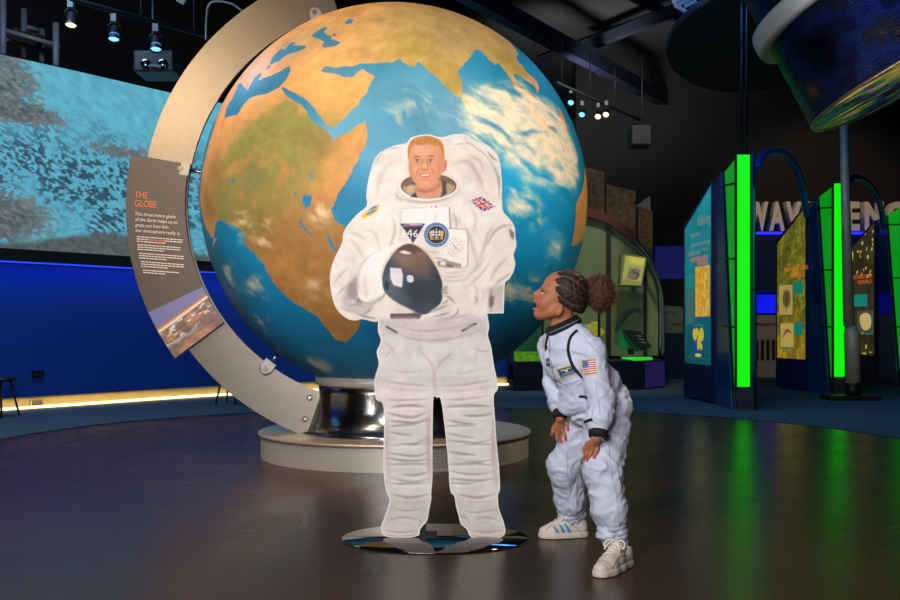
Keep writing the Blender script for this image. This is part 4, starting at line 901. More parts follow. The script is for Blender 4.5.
# --- costume trims
rib = mat('black_ribbed_knit', (18,18,22), .7, noise=.2, nscale=80, bump=.4, bscale=260)
cc = J(563,326,4.455); cx = unit(J(578,318.5,4.45)-J(548,332,4.45)); cn = np.cross(cx, [0,1.,0]); mb = MB(); cn = cn if cn[2] > 0 else -cn
for k, (rr, hh) in enumerate(((.075,-.008),(.072,.004),(.068,.015))): mb.tube([cc+cx*rr*1.05*math.cos(a)+np.array([0,1,0])*rr*.98*math.sin(a)+cn*hh for a in np.linspace(0,2*math.pi,40,False)], .0085, 8, True)
mb.build('collar', rib, suit)
mb = MB(); mb.tube([cc+cx*.0775*1.05*math.cos(a)+np.array([0,1,0])*.0775*math.sin(a)+cn*(-.001) for a in np.linspace(-2.9,-.5,20)], .0030, 6); mb.build('collar_stripe', mat('grey_piping', (120,124,128), .4, noise=.1), suit)
for a, b, r in ((nW+(nE-nW)*.02, J(598,438.2,4.213), .0405),(fW+(fE-fW)*.03, J(560.3,418,4.532), .035)):
    a = np.asarray(a); b = np.asarray(b); mb = MB(); L = np.linalg.norm(b-a); mb.lathe([(r*.8,0),(r*1.06,.003),(r*1.08,L*.4),(r*1.0,L-.003),(r*.78,L)], a, b-a, 28); mb.build('cuff', rib, suit)
def ribbon(name, pts, r, m, lift=.001, n=7, parent=suit, tree=None): return MB().tube([cast(tree or ST, x, y, lift) for x, y in spline(pts, n)], r, 6).build(name, m, parent)
ribbon('shoulder_piping', [(577,330.5),(571.5,336),(568.6,344),(568.5,353),(571.5,363),(576.5,371),(582.5,377.5)], .0068, rib)
ribbon('front_placket', [(548.5,334),(546.8,341),(546.2,350)], .0070, rib)
ribbon('zipper', [(549.5,335),(549.6,345),(551,357),(553,372),(557,388)], .0022, mat('zip_grey', (150,152,160), .35, .6, noise=.1))
for p in (((579,396.6),(583,396.4),(587,397.2)),((584.5,422),(588,420.6),(592,419.4))): ribbon('pocket_tab', p, .0062, rib)
seam = mat('stitched_seam', (168,174,192), .6, noise=.1)
for p in (((556,437),(562,441),(570,440),(578,436)),((568,448),(567,462),(568,476),(571,492)),((552,474),(560,476),(568,476)),((612,430),(609,450),(612,475),(617,500),(619,530)),((590,468),(598,471),(606,470)),((596,383),(598,398),(600,415)),((586,340),(592,346),(600,356),(610,368))): ribbon('seam', p, .0016, seam, .0004)
def decal(name, quad, w, h, paint, k=3, parent=suit, tree=None, lift=.0024):
    c = Canvas(0,0,w,h,k,(230,196,60)); paint(c); A, Bq, Cq, D = [np.array(p, float) for p in quad]
    def fn(x, y):
        o = []
        for u, v in zip(x/w, y/h):
            p = A*(1-u)*(1-v)+Bq*u*(1-v)+Cq*u*v+D*(1-u)*v; o.append(cast(tree or ST, p[0], p[1], lift))
        return np.array(o)
    return c.grid(name, fn, mat('embroidered_patch', rough=.7, attr='Col', noise=.05, nscale=200), parent)
def usflag(c):
    c.poly([(1.2,1.2),(18.8,1.2),(18.8,18.8),(1.2,18.8)], (236,226,226))
    for i in range(7): c.poly([(1.2,1.2+i*2.72),(18.8,1.2+i*2.72),(18.8,2.56+i*2.72),(1.2,2.56+i*2.72)], (178,40,66))
    c.poly([(1.2,1.2),(9,1.2),(9,10.6),(1.2,10.6)], (52,84,158))
    for a in range(5):
        for b in range(5): c.ell(2.2+a*1.4, 2.3+b*1.8, .35,.35, (214,222,238))
decal('flag_patch', ((580.8,360),(595.2,358.4),(597.8,373.6),(583.4,375.6)), 20, 20, usflag)
def wings(c):
    c.poly([(1,1),(23,1),(23,10),(1,10)], (38,92,142)); c.curve([(3,4.5),(8,3),(12,5),(16,3),(21,4.5)], 1.8, (226,190,70), 1, .1); c.ell(12,5,1.6,1.6,(236,226,200)); c.line([(4,8),(20,8)], .9, (206,204,180), .9, .1)
decal('name_patch', ((556,369),(572,364.8),(577.5,372.8),(560.6,378.6)), 24, 11, wings)
decal('chest_badge', ((545.6,358.5),(549,357.8),(550.5,366),(546.6,366.6)), 8, 10, lambda c: (c.poly([(0,0),(8,0),(8,10),(0,10)], (48,80,150)), c.line([(1,5),(7,5)], 2, (206,120,130))))
# --- shoes
rubber = mat('off_white_rubber', (206,194,182), .55, noise=.06, nscale=30); leather = mat('white_leather', (208,196,186), .45, noise=.06, nscale=25, bump=.08, bscale=120)
def shoe(heel, toe, label, stripes, lift):
    o = heel.copy(); o[2] = 0; d = toe-heel; d[2] = 0; L = np.linalg.norm(d); ex = d/L; ey = np.array([-ex[1],ex[0],0]); R_ = np.stack([ex,ey,[0,0,1.]],1); T = lambda p: o+R_@np.array(p); q = L/.245
    a = Field((-.03,-.07,-.02),(.28*q,.07,.16),.0028); b = Field((-.03,-.07,-.02),(.28*q,.07,.16),.0028)
    a.chain([(.036*q,0,.012),(.11*q,.002,.012),(.165*q,.003,.012),(.203*q,.002,.012)], [.037,.0375,.041,.0375], .03); a.half((0,0,.001),(0,0,-1)); a.half((0,0,.029),(0,0,1))
    b.chain([(.038*q,0,.04),(.11*q,.002,.045),(.165*q,.003,.030),(.205*q,.002,.026)], [.034,.034,.039,.032], .02); b.chain([(.045*q,0,.07),(.044*q,0,.088)], [.034,.033], .02); b.chain([(.16*q,0,.045),(.085*q,0,.092)], [.026,.026], .02); b.half((0,0,.024),(0,0,-1)); b.half((.05*q,0,.090),(-.34,0,1)); b.ell((.046*q,0,.108),(.030,.023,.05),None,.004,'sub')
    v, f = b.mesh(); v = relax(v, f, 1); w_ = v@R_.T+o; up = tag(link('shoe', mesh_np('shoe', w_, f), leather, kid), label); TR = bvh(w_, f)
    v, f = a.mesh(); link('sole', mesh_np('sole', relax(v,f,1)@R_.T+o, f), rubber, up)
    def top(x, y):
        h = TR.ray_cast(V(T((x,y,.2))), Vector((0,0,-1))); return np.array(h[0]) if h[0] is not None else T((x,y,.08))
    lm = mat('cotton_lace', (232,226,218), .7, noise=.08, nscale=120, bump=.3, bscale=300)
    for i in range(5):
        x = (.155-.016*i)*q; s = 1 if i % 2 else -1; MB().tube([top(x+.004*s, .022)+[0,0,.002], top(x,.008)+[0,0,.004], top(x-.003*s,-.008)+[0,0,.004], top(x-.004*s,-.022)+[0,0,.002]], .0034, 6).build('lace', lm, up)
    c = top(.088*q,0)+[0,0,.006]
    for s in (1,-1):
        MB().tube([c+R_@np.array(p) for p in spline([(0,0,0),(.012,s*.020,.010),(.022,s*.040,.004),(.034,s*.046,-.014),(.030,s*.034,-.016),(.012,s*.014,-.002),(0,0,0)], 5)], .0036, 6).build('lace', lm, up)
        MB().tube([c+R_@np.array(p) for p in spline([(0,0,.002),(.018,s*.012,.006),(.040,s*.026,-.008),(.052,s*.036,-.026)], 5)], .0034, 6).build('lace', lm, up)
    sm_ = mat('shoe_stitching', (150,136,126), .6, noise=.1)
    for p in ((((546,531.5),(549.5,527),(554,526),(557,530.5)),((571,524.5),(576,527),(581,533))) if stripes else (((592.5,567),(597,561.5),(604,560.5),(610,565),(612,570)),((612,570),(616,561),(621,556),(627,555)))): ribbon('stitching', p, .0022, sm_, .0006, 7, up, TR)
    if stripes:
        for i, (x0, x1) in enumerate(((553,558),(559.2,564.5),(563.6,570.4))):
            decal('stripe', ((x0-.4,527.0-i*1.7),(x0+2.3,526.4-i*1.7),(x1+1.2,532.2),(x1-1.6,532.8)), 4, 10, lambda c: (c.poly([(0,0),(4,0),(4,10),(0,10)], (36,158,196)), c.poly([(0,5),(4,4),(4,10),(0,10)], (74,96,206), .9, 1.6)), 3, up, TR, .0012)
    return up
shoe(G(588.5,536.5), G(537,538), 'white trainer with three iridescent blue stripes', True, 0)
shoe(G(630,564), G(594.5,579), 'white trainer with loosely tied laces', False, 0)
sockm = mat('patterned_sock', (70,92,140), .85, noise=.5, nscale=60)
MB().cyl(J(617,549,4.262), J(615,537,4.285), .040, .045, 24).build('sock', sockm, kid); MB().cyl(J(579,528,4.785), J(574,517,4.80), .040, .044, 24).build('sock', mat('lilac_sock', (126,96,150), .85, noise=.4, nscale=60), kid)
# ------------------------------------------------------------------ three backlit display kiosks
green_hi = mat('green_light_strip', (8,222,6), emit=1.25, noise=.03, nscale=6); green_lo = mat('green_side_glow', (4,150,18), emit=.85, noise=.10, nscale=5)
screen_m = mat('backlit_graphic', emit=.62, attr='Col'); navy_e = mat('kiosk_blue_enamel', (12,46,104), .35, noise=.10, nscale=6)
orange_e = mat('orange_backlit_letters', (240,110,40), emit=.8, noise=.02); cream_e = mat('pale_backlit_letters', (170,196,160), emit=.42, noise=.02); footm = mat('kiosk_foot_steel', (70,76,86), .4, .8, noise=.1)
def kiosk_print(kind):
    c = Canvas(0,0,110,236,1.6,(8,110,120)); n = fbm(np.stack([c.X*.06,c.Y*.06,c.X*0+kind*9],-1),5,kind*3+1); n2 = fbm(np.stack([c.X*.2,c.Y*.2,c.X*0+kind*9],-1),4,kind*3+2)
    if kind == 0:
        c.c = np.array([6,86,104])+np.array([20,60,56])*np.clip(1-c.Y/236,0,1)[...,None]*1.2; c.c = c.c*(.85+.3*n)[...,None]
        c.poly([(4,112),(42,112),(42,132),(4,132)],(20,150,136)); c.poly([(46,104),(106,104),(106,172),(46,172)],(236,168,36))
        m = (n2 > .52) & (c.X > 47) & (c.X < 105) & (c.Y > 105) & (c.Y < 171); c.c[m] = (250,206,90)
        c.poly([(6,134),(40,134),(40,182),(6,182)],(70,118,112)); c.poly([(44,182),(80,182),(80,200),(44,200)],(26,146,134))
        c.ell(58,204,27,20,(30,84,140)); 
        for q in ((44,196,10,8),(62,204,7,14),(72,196,10,9),(54,192,7,5),(70,212,6,5)): c.ell(*q,(232,214,60),.95,.4,.5)
        c.ell(58,224,14,2.5,(232,214,90)); c.line([(6,92),(50,92)],1.2,(60,150,120)); c.line([(6,228),(104,228)],3,(60,110,110),.5)
    elif kind == 1:
        c.c = np.array([128,122,40])*(.45+1.1*n)[...,None]*np.array([1,1,.8]); m = smooth(.5,.65,n2)[...,None]; c.c = c.c*(1-m*.6)+np.array([70,84,40])*m*.6; c.c += np.array([50,20,0])*np.clip((c.Y-150)/86,0,1)[...,None]
        c.poly([(8,118),(62,118),(62,166),(8,166)],(196,172,92)); c.ell(38,140,16,14,(90,84,40),.9,0,2); c.curve([(38,166),(38,140),(24,126)],3,(70,64,34)); c.curve([(38,146),(52,128)],2,(70,64,34))
        c.poly([(64,114),(100,114),(100,134),(64,134)],(20,138,116)); c.poly([(14,180),(66,180),(66,218),(14,218)],(206,178,96)); c.curve([(20,206),(38,192),(60,196)],5,(120,76,40),.9,.6); c.line([(14,219),(66,219)],2,(20,138,116)); c.poly([(68,178),(100,178),(100,198),(68,198)],(20,138,116))
    else:
        c.c = np.array([60,54,24])*(.6+.8*n)[...,None]
        for i in range(90):
            x, y = RNG.uniform(0,110), RNG.uniform(0,236); 
            if y > 188 or y < 96: c.ell(x,y,RNG.uniform(1.5,4.5),RNG.uniform(1.5,4.5),(232,206,112),.95,RNG.uniform(0,3),.5)
        c.poly(spline([(0,60),(20,44),(30,50),(22,72),(8,92),(0,96)],5,True),(236,208,124)); c.poly([(28,126),(84,126),(84,148),(28,148)],(20,150,126)); c.poly([(44,156),(104,156),(104,196),(44,196)],(92,84,52)); c.poly(spline([(56,166),(80,160),(98,168),(96,186),(76,192),(60,184)],5,True),(226,200,132)); c.line([(46,198),(104,198)],2,(20,150,126)); c.line([(104,156),(104,198)],2,(20,150,126))
    return c
def kiosk(kind, ox, oy, label):
    q = lambda x, y, z=0.: np.array([x+ox, y+oy, z])
    A, Bp, M, Cl, Cr, D, Bk, Bk2 = (3.33,14.08),(3.44,12.98),(3.462,12.6),(3.43,11.97),(3.587,11.95),(3.80,12.3),(4.0,13.6),(3.62,14.3)
    k = thing('display_kiosk', q(3.6,13.0), label, 'display kiosk', 'tall blue display kiosks with green light columns')
    pl_ = [A,Bp,M,(3.50,12.1),(3.56,12.1),(3.74,12.4),Bk,Bk2]; zt = [2.36,2.84,2.98,3.04,3.04,3.0,2.7,2.4]; n = len(pl_); mb = MB()
    v = [q(x+.035,y+.02,.0) for x, y in pl_]+[q(x+.035,y+.02,z) for (x, y), z in zip(pl_, zt)]
    mb.add(v, [tuple(range(n))[::-1], tuple(range(n,2*n))]+[(i,(i+1)%n,n+(i+1)%n,n+i) for i in range(n)]); mb.build('cabinet', navy_e, k)
    a, b = np.array(A), np.array(Bp); d = b-a; L = np.linalg.norm(d); nr = np.array([-d[1],d[0]])/L; nr = nr if nr[0] < 0 else -nr
    fr = MB(); ww = .03
    pt = lambda u, z, off: q(*(a+d*u+nr*off), z)
    top = lambda u: 2.39+.48*u
    fr.prism([pt(0,.03,0),pt(1,.03,0),pt(1,top(1)+.03,0),pt(0,top(0)+.03,0)], np.array([*(nr*.04),0])); pan = fr.build('graphic_panel', navy, k)
    c = kiosk_print(kind); mask = c.Y > 48*(1-c.X/110)
    z_ = lambda x, y: .5+(2.85-.5)*(1-y/236)
    c.grid('backlit_graphic', lambda x, y: np.array([pt(.05+.92*u, zz_, .043) for u, zz_ in zip(x/110, z_(x,y))]), screen_m, pan, mask)
    ex = np.array([*(d/L),0]); up = np.array([0,0,1.])
    def tx(body, u, v, size, m, wd=1.): link('lettering', text_mesh(body, size, pt(.05+.92*u/110, z_(0,v), .047), ex, up, width=wd), m, pan)
    if kind == 0:
        for s_, u, v, z0 in (('fishing',56,49,.20),('vegetation',26,62,.09),('growth and decay',30,76,.10),('rainforest',14,88,.125),('seasons',72,84,.08)): tx(s_, u, v, z0, cream_e)
        tx('MONITORING EARTH', 26, 96.5, .085, orange_e, .8); tx('FROM SPACE', 56, 103.2, .085, orange_e, .8)
    else: tx('MONITORING EARTH', 30 if kind == 1 else 12, 97, .10, orange_e, .86); tx('FROM SPACE', 54 if kind == 1 else 48, 107, .10, orange_e, .85)
    MB().prism([q(3.435,12.08,.27),q(3.425,11.99,.27),q(3.425,11.99,3.02),q(3.455,12.58,2.95)], (.02,0,0)).build('side_light', green_lo, k)
    mb = MB().prism([q(3.43,12.12,.0),q(3.455,12.98,.0),q(3.455,12.98,2.90),q(3.44,12.62,2.95)], (-.02,.0,0)).build('side_panel', navyglass, k)
    for z0, z1 in ((1.0,1.02),(1.82,1.86),(2.72,2.78)): MB().beam(q(3.44,12.60,z1), q(3.405,11.99,z0), .03, .022).build('shelf_bar', black, k)
    MB().box(q(3.41,11.95,.24), q(3.432,11.99,3.06)).build('corner_post', black, k)
    MB().prism([q(3.434,11.955,.285),q(3.585,11.955,.285),q(3.585,11.955,3.06),q(3.434,11.955,3.06)], (0,.05,0)).build('light_column', green_hi, k)
    MB().prism([q(3.595,11.94,.02),q(3.70,12.10,.02),q(3.66,12.06,3.05),q(3.595,11.94,3.08)], (.02,-.012,0)).build('edge_fin', navyglass, k)
    MB().prism([q(3.43,11.93,0),q(3.62,11.92,0),q(3.72,12.1,0),q(3.70,12.3,0),q(3.45,12.3,0)], (0,0,.24)).build('foot', footm, k)
    return k
kiosk(0, 0, 0, 'kiosk with teal rainforest and fishing graphic panel, nearest the child')
kiosk(1, 2.08, 2.4, 'kiosk with yellow-green satellite photo panel, behind the grey pole')
kiosk(2, 4.16, 4.8, 'kiosk with dark brown speckled satellite panel at the right edge of the hall')
tube_b = mat('blue_arch_tube', (20,70,150), .3, .3, noise=.08)
for Y, pts, lb in ((13.2,[(757,168),(762,156),(773,151.5),(786,155),(797,170),(803,190),(807,216)],'blue arched tube joining the teal kiosk to the yellow-green kiosk'),(15.6,[(846,186),(852,178),(862,179),(872,188),(880,205),(884,226)],'blue arched tube joining the yellow-green kiosk to the brown speckled kiosk')):
    p = [P(x,y,Y+1.8*i/(len(pts)-1)) for i, (x,y) in enumerate(pts)]; tag(MB().tube(spline(p,6), .05, 10).build('arch_tube', tube_b), lb, 'tube')
tag(MB().tube([P(741.5,154,12.1), P(741.5,-80,12.1)], .017, 8).tube([P(746.5,154,12.1), P(746.5,-80,12.1)], .013, 8).build('hanger_pole', mat('dark_pole',(26,30,44),.35,.6,noise=.1)), 'thin dark double pole rising from the teal kiosk to the ceiling', 'pole')
# grey pole on a black foot
pt_ = thing('grey_pole', G(849,400), 'grey steel pole on a black square foot between two kiosks', 'pole'); pY = G(849,400)[1]; pw = lambda x, y: P(x,y,pY)
pm = mat('galvanised_pole', (150,148,128), .5, .2, noise=.25, nscale=8)
MB().tube([pw(849,326), pw(845.5,200), pw(843,60)], [.075,.06,.055], 16).build('pole', pm, pt_); MB().tube([pw(853,383), pw(852,334), pw(851,326)], [.10,.105,.07], 20).build('pole_sleeve', pm, pt_); MB().tube([pw(853,397), pw(853,382)], [.10,.10], 20).build('pole_socket', black, pt_)
c = pw(850,400); MB().box((c[0]-.34,c[1]-.2,.005),(c[0]+.34,c[1]+.2,.07)).build('foot_plate', black, pt_, .01)
# ------------------------------------------------------------------ satellite model hanging at the upper right
sa = np.array([.41,-.14,-.90]); sa = unit(sa); sc_ = P(913,75,9.); sR = .95
sat = thing('satellite_model', sc_, 'large cylindrical satellite model in dark iridescent foil hanging at upper right', 'satellite model')
def foil():
    m = mat('iridescent_foil', (60,62,76), .34, .85); nt = m.node_tree; N = nt.nodes; L = nt.links; b = N['Principled BSDF']; co = N.new('ShaderNodeTexCoord')
    n = N.new('ShaderNodeTexNoise'); n.inputs['Scale'].default_value = 2.2; n.inputs['Detail'].default_value = 3; L.new(co.outputs['Object'], n.inputs['Vector'])
    r = N.new('ShaderNodeValToRGB'); e = r.color_ramp.elements; e[0].position = .36; e[0].color = (.012,.014,.022,1); e[1].position = .74; e[1].color = (.26,.18,.09,1)
    for p, c in ((.46,(.02,.03,.09,1)),(.54,(.03,.06,.22,1)),(.63,(.04,.05,.08,1))): x = e.new(p); x.color = c
    L.new(n.outputs['Fac'], r.inputs['Fac']); v = N.new('ShaderNodeTexVoronoi'); v.inputs['Scale'].default_value = 26; v.inputs['Randomness'].default_value = .6
    mp = N.new('ShaderNodeMapping'); mp.inputs['Rotation'].default_value = (0,math.radians(24),0); mp.inputs['Scale'].default_value = (1,1,3); L.new(co.outputs['Object'], mp.inputs['Vector']); L.new(mp.outputs['Vector'], v.inputs['Vector'])
    bp = N.new('ShaderNodeBump'); bp.inputs['Strength'].default_value = .3; bp.inputs['Distance'].default_value = .02; L.new(v.outputs['Distance'], bp.inputs['Height']); L.new(bp.outputs['Normal'], b.inputs['Normal'])
    L.new(r.outputs['Color'], b.inputs['Base Color']); return m
foil_m = foil(); prof = []
for i in range(150):
    z = -i*.022; prof += [(sR-.006,z),(sR+.006,z-.009)]
MB().lathe(prof, sc_, sa, 96, sm=False, caps=False).build('foil_barrel', foil_m, sat)
def endcap():
    u = unit(np.cross([0,1,0], sa)); w_ = np.cross(sa, u); R_ = np.linspace(0,1.0,46); A_ = np.linspace(0,2*math.pi,181)[:-1]; r_, a_ = np.meshgrid(R_,A_,indexing='ij'); x, y = r_*np.cos(a_), r_*np.sin(a_)
    v = sc_+sR*(x[...,None]*u+y[...,None]*w_)+sa*.002; st = fbm(np.stack([x*3+y*2,(y-x*.6)*16,x*0],-1),4,71); hu_ = fbm(np.stack([x*2.4,y*2.4,x*0+4],-1),3,73)
    pal = np.array([[20,22,30],[40,60,150],[30,120,70],[180,170,90],[220,190,130]]); t = np.clip((st-.3)*2.2+(hu_-.5)*1.2,0,.999)*4; i = t.astype(int); c = pal[i]*(1-(t-i))[...,None]+pal[np.minimum(i+1,4)]*(t-i)[...,None]
    n, m = r_.shape; k = np.arange(n*m).reshape(n,m); j = np.roll(k,-1,1); f = np.stack([k[:-1].ravel(),k[1:].ravel(),j[1:].ravel(),j[:-1].ravel()],1)
    return mesh_np('end_foil', v.reshape(-1,3), f, lin(c.reshape(-1,3)))
link('end_foil', endcap(), mat('crinkled_end_foil', rough=.38, metal=0., attr='Col', bump=.4, bscale=12), sat)
MB().lathe([(sR-.02,-.012),(sR+.012,-.012),(sR+.012,.012),(sR-.02,.012)], sc_, sa, 96, caps=False).build('end_rim', mat('foil_edge_strip',(120,104,84),.35,.8,noise=.2), sat)
cl = sc_-sa*.90; MB().lathe([(sR+.01,-.09),(sR+.11,-.09),(sR+.12,-.06),(sR+.12,.06),(sR+.11,.09),(sR+.01,.09)], cl, sa, 96, caps=False).build('collar_band', mat('grey_white_band',(168,166,160),.5,noise=.08,nscale=6), sat)
u = unit(np.cross([0,1,0], sa)); w_ = np.cross(sa, u)
for ang, z, rz in ((math.atan2(-.55,-.83) if (w_[1] > 0) else math.atan2(.55,-.83), -.42, .17),(math.atan2(-.55,-.83) if (w_[1] > 0) else math.atan2(.55,-.83), -1.12, .22)):
    pts = [sc_+sa*(z+rz*math.sin(t))+(sR+.012)*(math.cos(ang+.16*math.cos(t))*u+math.sin(ang+.16*math.cos(t))*w_) for t in np.linspace(0,2*math.pi,28,False)]
    MB().add(pts, [tuple(range(28))]).tube(pts, .014, 6, True).build('round_opening', black, sat)
ang = math.radians(-118) if w_[1] > 0 else math.radians(118)
MB().beam(sc_-sa*.75+(sR+.01)*(math.cos(ang)*u+math.sin(ang)*w_), sc_-sa*.12+(sR+.01)*(math.cos(ang)*u+math.sin(ang)*w_), .05, .03).build('cable_duct', greymetal, sat)
MB().cyl(sc_-sa*2.4, (sc_-sa*2.4)*np.array([1,1,0])+np.array([0,0,6.6]), .03).build('hanging_cable', black, sat)
# ------------------------------------------------------------------ big white wall lettering, blue shelf and white cabinet on the back wall
LY = 20.0; wl = thing('wall_lettering', P(830,232,LY), 'row of tall white capital letters standing on a blue lit shelf behind the kiosks', 'lettering')
lm = mat('white_letter_board', (196,186,170), .6, noise=.04)
for ch, x, wd in (('W',745,21),('A',767,15.5),('V',783.5,15),('E',800,12),('L',816,12),('E',844,13),('N',861.5,19),('G',884,17),('T',905,14),('H',922,16)):
    me = text_mesh(ch, 1., (0,0,0), (1,0,0), (0,0,1), .05, bold=.045); n = len(me.vertices); co = np.zeros(n*3,np.float32); me.vertices.foreach_get('co',co); co = co.reshape(-1,3); co[:,0] -= co[:,0].min()
    o = P(x,231.5,LY); co = np.stack([o[0]+co[:,0]/co[:,0].max()*wd*LY/F, LY+co[:,1]*2-.05, o[2]+(co[:,2]-co[:,2].min())/(co[:,2].max()-co[:,2].min())*29*LY/F],1); me.vertices.foreach_set('co',co.astype(np.float32).ravel()); me.update(); link('letter', me, lm, wl)
blue_e = mat('blue_glow_strip', (30,40,255), emit=1.6, noise=.02)
sh_ = thing('display_shelf', P(830,236,LY), 'dark blue wall unit with a glowing blue edge under the white letters', 'wall unit')
a, b = P(748,292,LY), P(940,236,LY); MB().box((a[0],LY-.25,a[2]),(b[0],LY+.55,b[2])).build('unit_front', navy, sh_); a = P(748,235.5,LY); b = P(940,233,LY); MB().box((a[0],LY-.28,a[2]),(b[0],LY-.2,b[2])).build('glow_edge', blue_e, sh_)
nc = thing('niche_cabinet', P(768,378,LY), 'pale cabinet with dark slots below a glowing blue niche beside the teal kiosk', 'cabinet')
a, b = P(752,377,LY-.2), P(830,315,LY-.2); MB().box((a[0],LY-.2,0.01),(b[0],LY+.5,b[2])).build('cabinet_body', mat('pale_cabinet',(124,122,124),.55,noise=.12,nscale=4), nc)
a = P(752,313,LY); b = P(830,294,LY); MB().box((a[0],LY+.3,a[2]),(b[0],LY+.5,b[2])).build('blue_niche', mat('blue_niche_glow',(14,24,236),emit=.9,noise=.3,nscale=3), nc)
for i in range(4): c = P(757+i*5.5,350,LY-.21); MB().box((c[0]-.03,LY-.212,c[2]-.2),(c[0]+.03,LY-.2,c[2]+.2)).build('slot', black, nc)
a = P(757,325,LY-.21); MB().box((a[0],LY-.213,a[2]),(a[0]+.4,LY-.2,a[2]+.04)).build('red_stripe', mat('red_strip',(150,40,44),.5,noise=.1), nc)
# ------------------------------------------------------------------ curved display bay with stone slabs behind the child
def panel(name, pts, Y, t, m, parent): return MB().prism([P(x,y,Y) for x, y in pts], (0,t,0)).build(name, m, parent)
rock = mat('brown_stone_slab', (84,60,42), .75, noise=1.3, nscale=12, bump=.5, bscale=30)
for pts, Y, lb in (([(560,160),(604.5,172),(605,260),(560,260)],17.6,'brown stone slab beside the globe, tallest of three'),([(606,184),(635.5,191),(636,262),(606,262)],17.8,'middle brown stone slab with a maroon rail before it'),([(638,206),(652.5,211),(653,300),(638,300)],18.0,'narrow brown stone slab at the end of the curved display bay')):
    p = [list(q) for q in pts]; p[2][1] = p[3][1] = 327+F/Y*1.; tag(panel('stone_slab', p, Y, .3, rock, None), lb, 'stone slab')
s_ = panel('roof_wedge', [(634,207),(650,196),(651,214)], 18.5, .3, mat('grey_wedge',(112,108,106),.6,noise=.1), None); tag(s_, 'small grey wedge panel above the narrow stone slab', 'panel')
bay = thing('display_bay', P(610,378,17.0)*np.array([1,1,0]), 'curved olive display wall with a navy counter behind the child', 'display bay')
olive = mat('olive_display_wall', (132,138,96), .6, noise=.12, nscale=4)
arcp = [(540,212),(578,215),(594,219.5),(610,228),(625,238),(637,248),(648,264),(655.5,284),(658,310),(658,356)]; yb = 356
panel('back_wall', [tuple(p) for p in spline(arcp,5)]+[(540,356)], 17.2, .3, olive, bay)
tp = mat('bay_tube', (116,124,122), .3, .9, noise=.08)
MB().tube([P(x,y,17.05) for x, y in spline([(x+2.5,y-2.5) for x, y in arcp],5)], .045, 10).build('arched_tube', tp, bay); MB().tube([P(x,y,16.7) for x, y in spline([(622,240),(638,250),(652,268),(661,292),(663,320),(663,357)],6)], .03, 10).build('arched_tube', tp, bay)
panel('rail', [tuple(p) for p in spline([(540,196),(585,207),(606,213),(620,222),(635,232)],5)]+[tuple(p) for p in spline([(635,241),(620,231),(606,222),(585,216),(540,206)],5)], 17.0, .08, mat('maroon_rail',(96,32,26),.6,noise=.3,nscale=14), bay)
for x0, x1, y0 in ((606.5,611,226),(644,647,262)): panel('mullion', [(x0,y0),(x1,y0+4),(x1,356),(x0,356)], 17.12, .06, mat('dark_mullion',(30,38,30),.5,noise=.1), bay)
panel('painted_curve', [tuple(p) for p in spline([(615,330),(622,316),(634,308),(642,310)],5)]+[tuple(p) for p in spline([(642,313),(634,311),(624,319),(617,332)],5)], 17.15, .04, mat('teal_line_print',(70,104,96),.6,noise=.1), bay)
counter = mat('navy_counter', (22,26,44), .4, noise=.1)
def floorpoly(pts): return [G(x,y) for x, y in pts]
cp = [(.98,15.5),(1.5,15.65),(2.4,15.75),(3.1,15.9),(3.52,16.5),(3.55,17.3),(1.2,16.85)]
MB().prism([(x+.0,y,.0) for x, y in cp], (0,0,.46)).build('counter', counter, bay)
MB().prism([(3.1,15.885,.03),(3.525,16.48,.03),(3.525,16.48,.44),(3.1,15.885,.44)], (.012,-.012,0)).build('violet_panel', mat('violet_lit_panel',(58,44,140),emit=.22,noise=.1), bay)
MB().prism([(2.95,15.95,.465),(3.3,16.3,.465),(3.4,16.9,.465),(2.9,16.9,.465)], (0,0,.03)).build('green_edge_light', mat('green_edge',(60,230,60),emit=.7,noise=.1), bay)
MB().prism([(1.02,15.65,.465),(1.50,15.75,.465),(1.50,16.4,.465),(1.05,16.4,.465)], (0,0,.13)).build('green_mound_glow', mat('green_case_floor',(110,190,30),emit=.36,noise=1.4,nscale=16), bay)  # mound on the case floor; its lit look is put in as emission
panel('green_back_light', [(514,322),(541,322),(541,356),(514,356)], 16.6, .04, mat('green_case_back',(8,120,70),emit=.22,noise=.3,nscale=3), bay)
for x in (541.5,598): panel('case_post', [(x,300),(x+2.5,300),(x+2.5,358),(x,358)], 16.2, .05, mat('dark_mullion'), bay)
gx = MB()
for x,y,r in ((589,328,.07),(595,325,.06),(598,332,.07),(592,335,.06),(588,341,.05),(596,341,.06),(591,348,.06),(599,349,.05)): gx.sphere(P(x,y,16.7),r*1.3,10,(1.2,1,.8))
gx.build('glow_exhibit', mat('yellow_glow_exhibit',(190,190,50),emit=.45,noise=.8,nscale=14), bay)
ts = thing('tilted_screen', P(634,270,16.4), 'small tilted screen box glowing yellow on the curved display wall', 'screen')
scr = [(625.5,255.5),(645.5,258.5),(641,285.5),(621.5,284.5)]; panel('screen_frame', [(621.5,254),(625,254),(646.5,257),(646,262),(642,287),(620,286)], 16.35, .25, mat('pale_screen_case',(132,130,84),.5,noise=.1), ts)
c = Canvas(0,0,20,30,4,(190,186,96)); c.poly([(3,0),(20,0),(20,8),(6,7)],(236,224,90),1,1.5); c.poly([(6,12),(17,13),(15,24),(4,23)],(120,120,96),.9,.8); c.curve([(14,10),(10,16),(16,18),(13,23),(6,23)],1.6,(50,56,70),.9,.3); c.poly([(0,24),(20,26),(20,30),(0,30)],(150,150,80),.9,1)
A_, B_, C_, D_ = [P(x,y,16.32) for x, y in scr]
c.grid('screen_image', lambda x, y: np.array([A_*(1-u)*(1-v)+B_*u*(1-v)+C_*u*v+D_*(1-u)*v for u, v in zip(x/20,y/30)]), mat('yellow_screen',emit=.62,attr='Col'), ts)
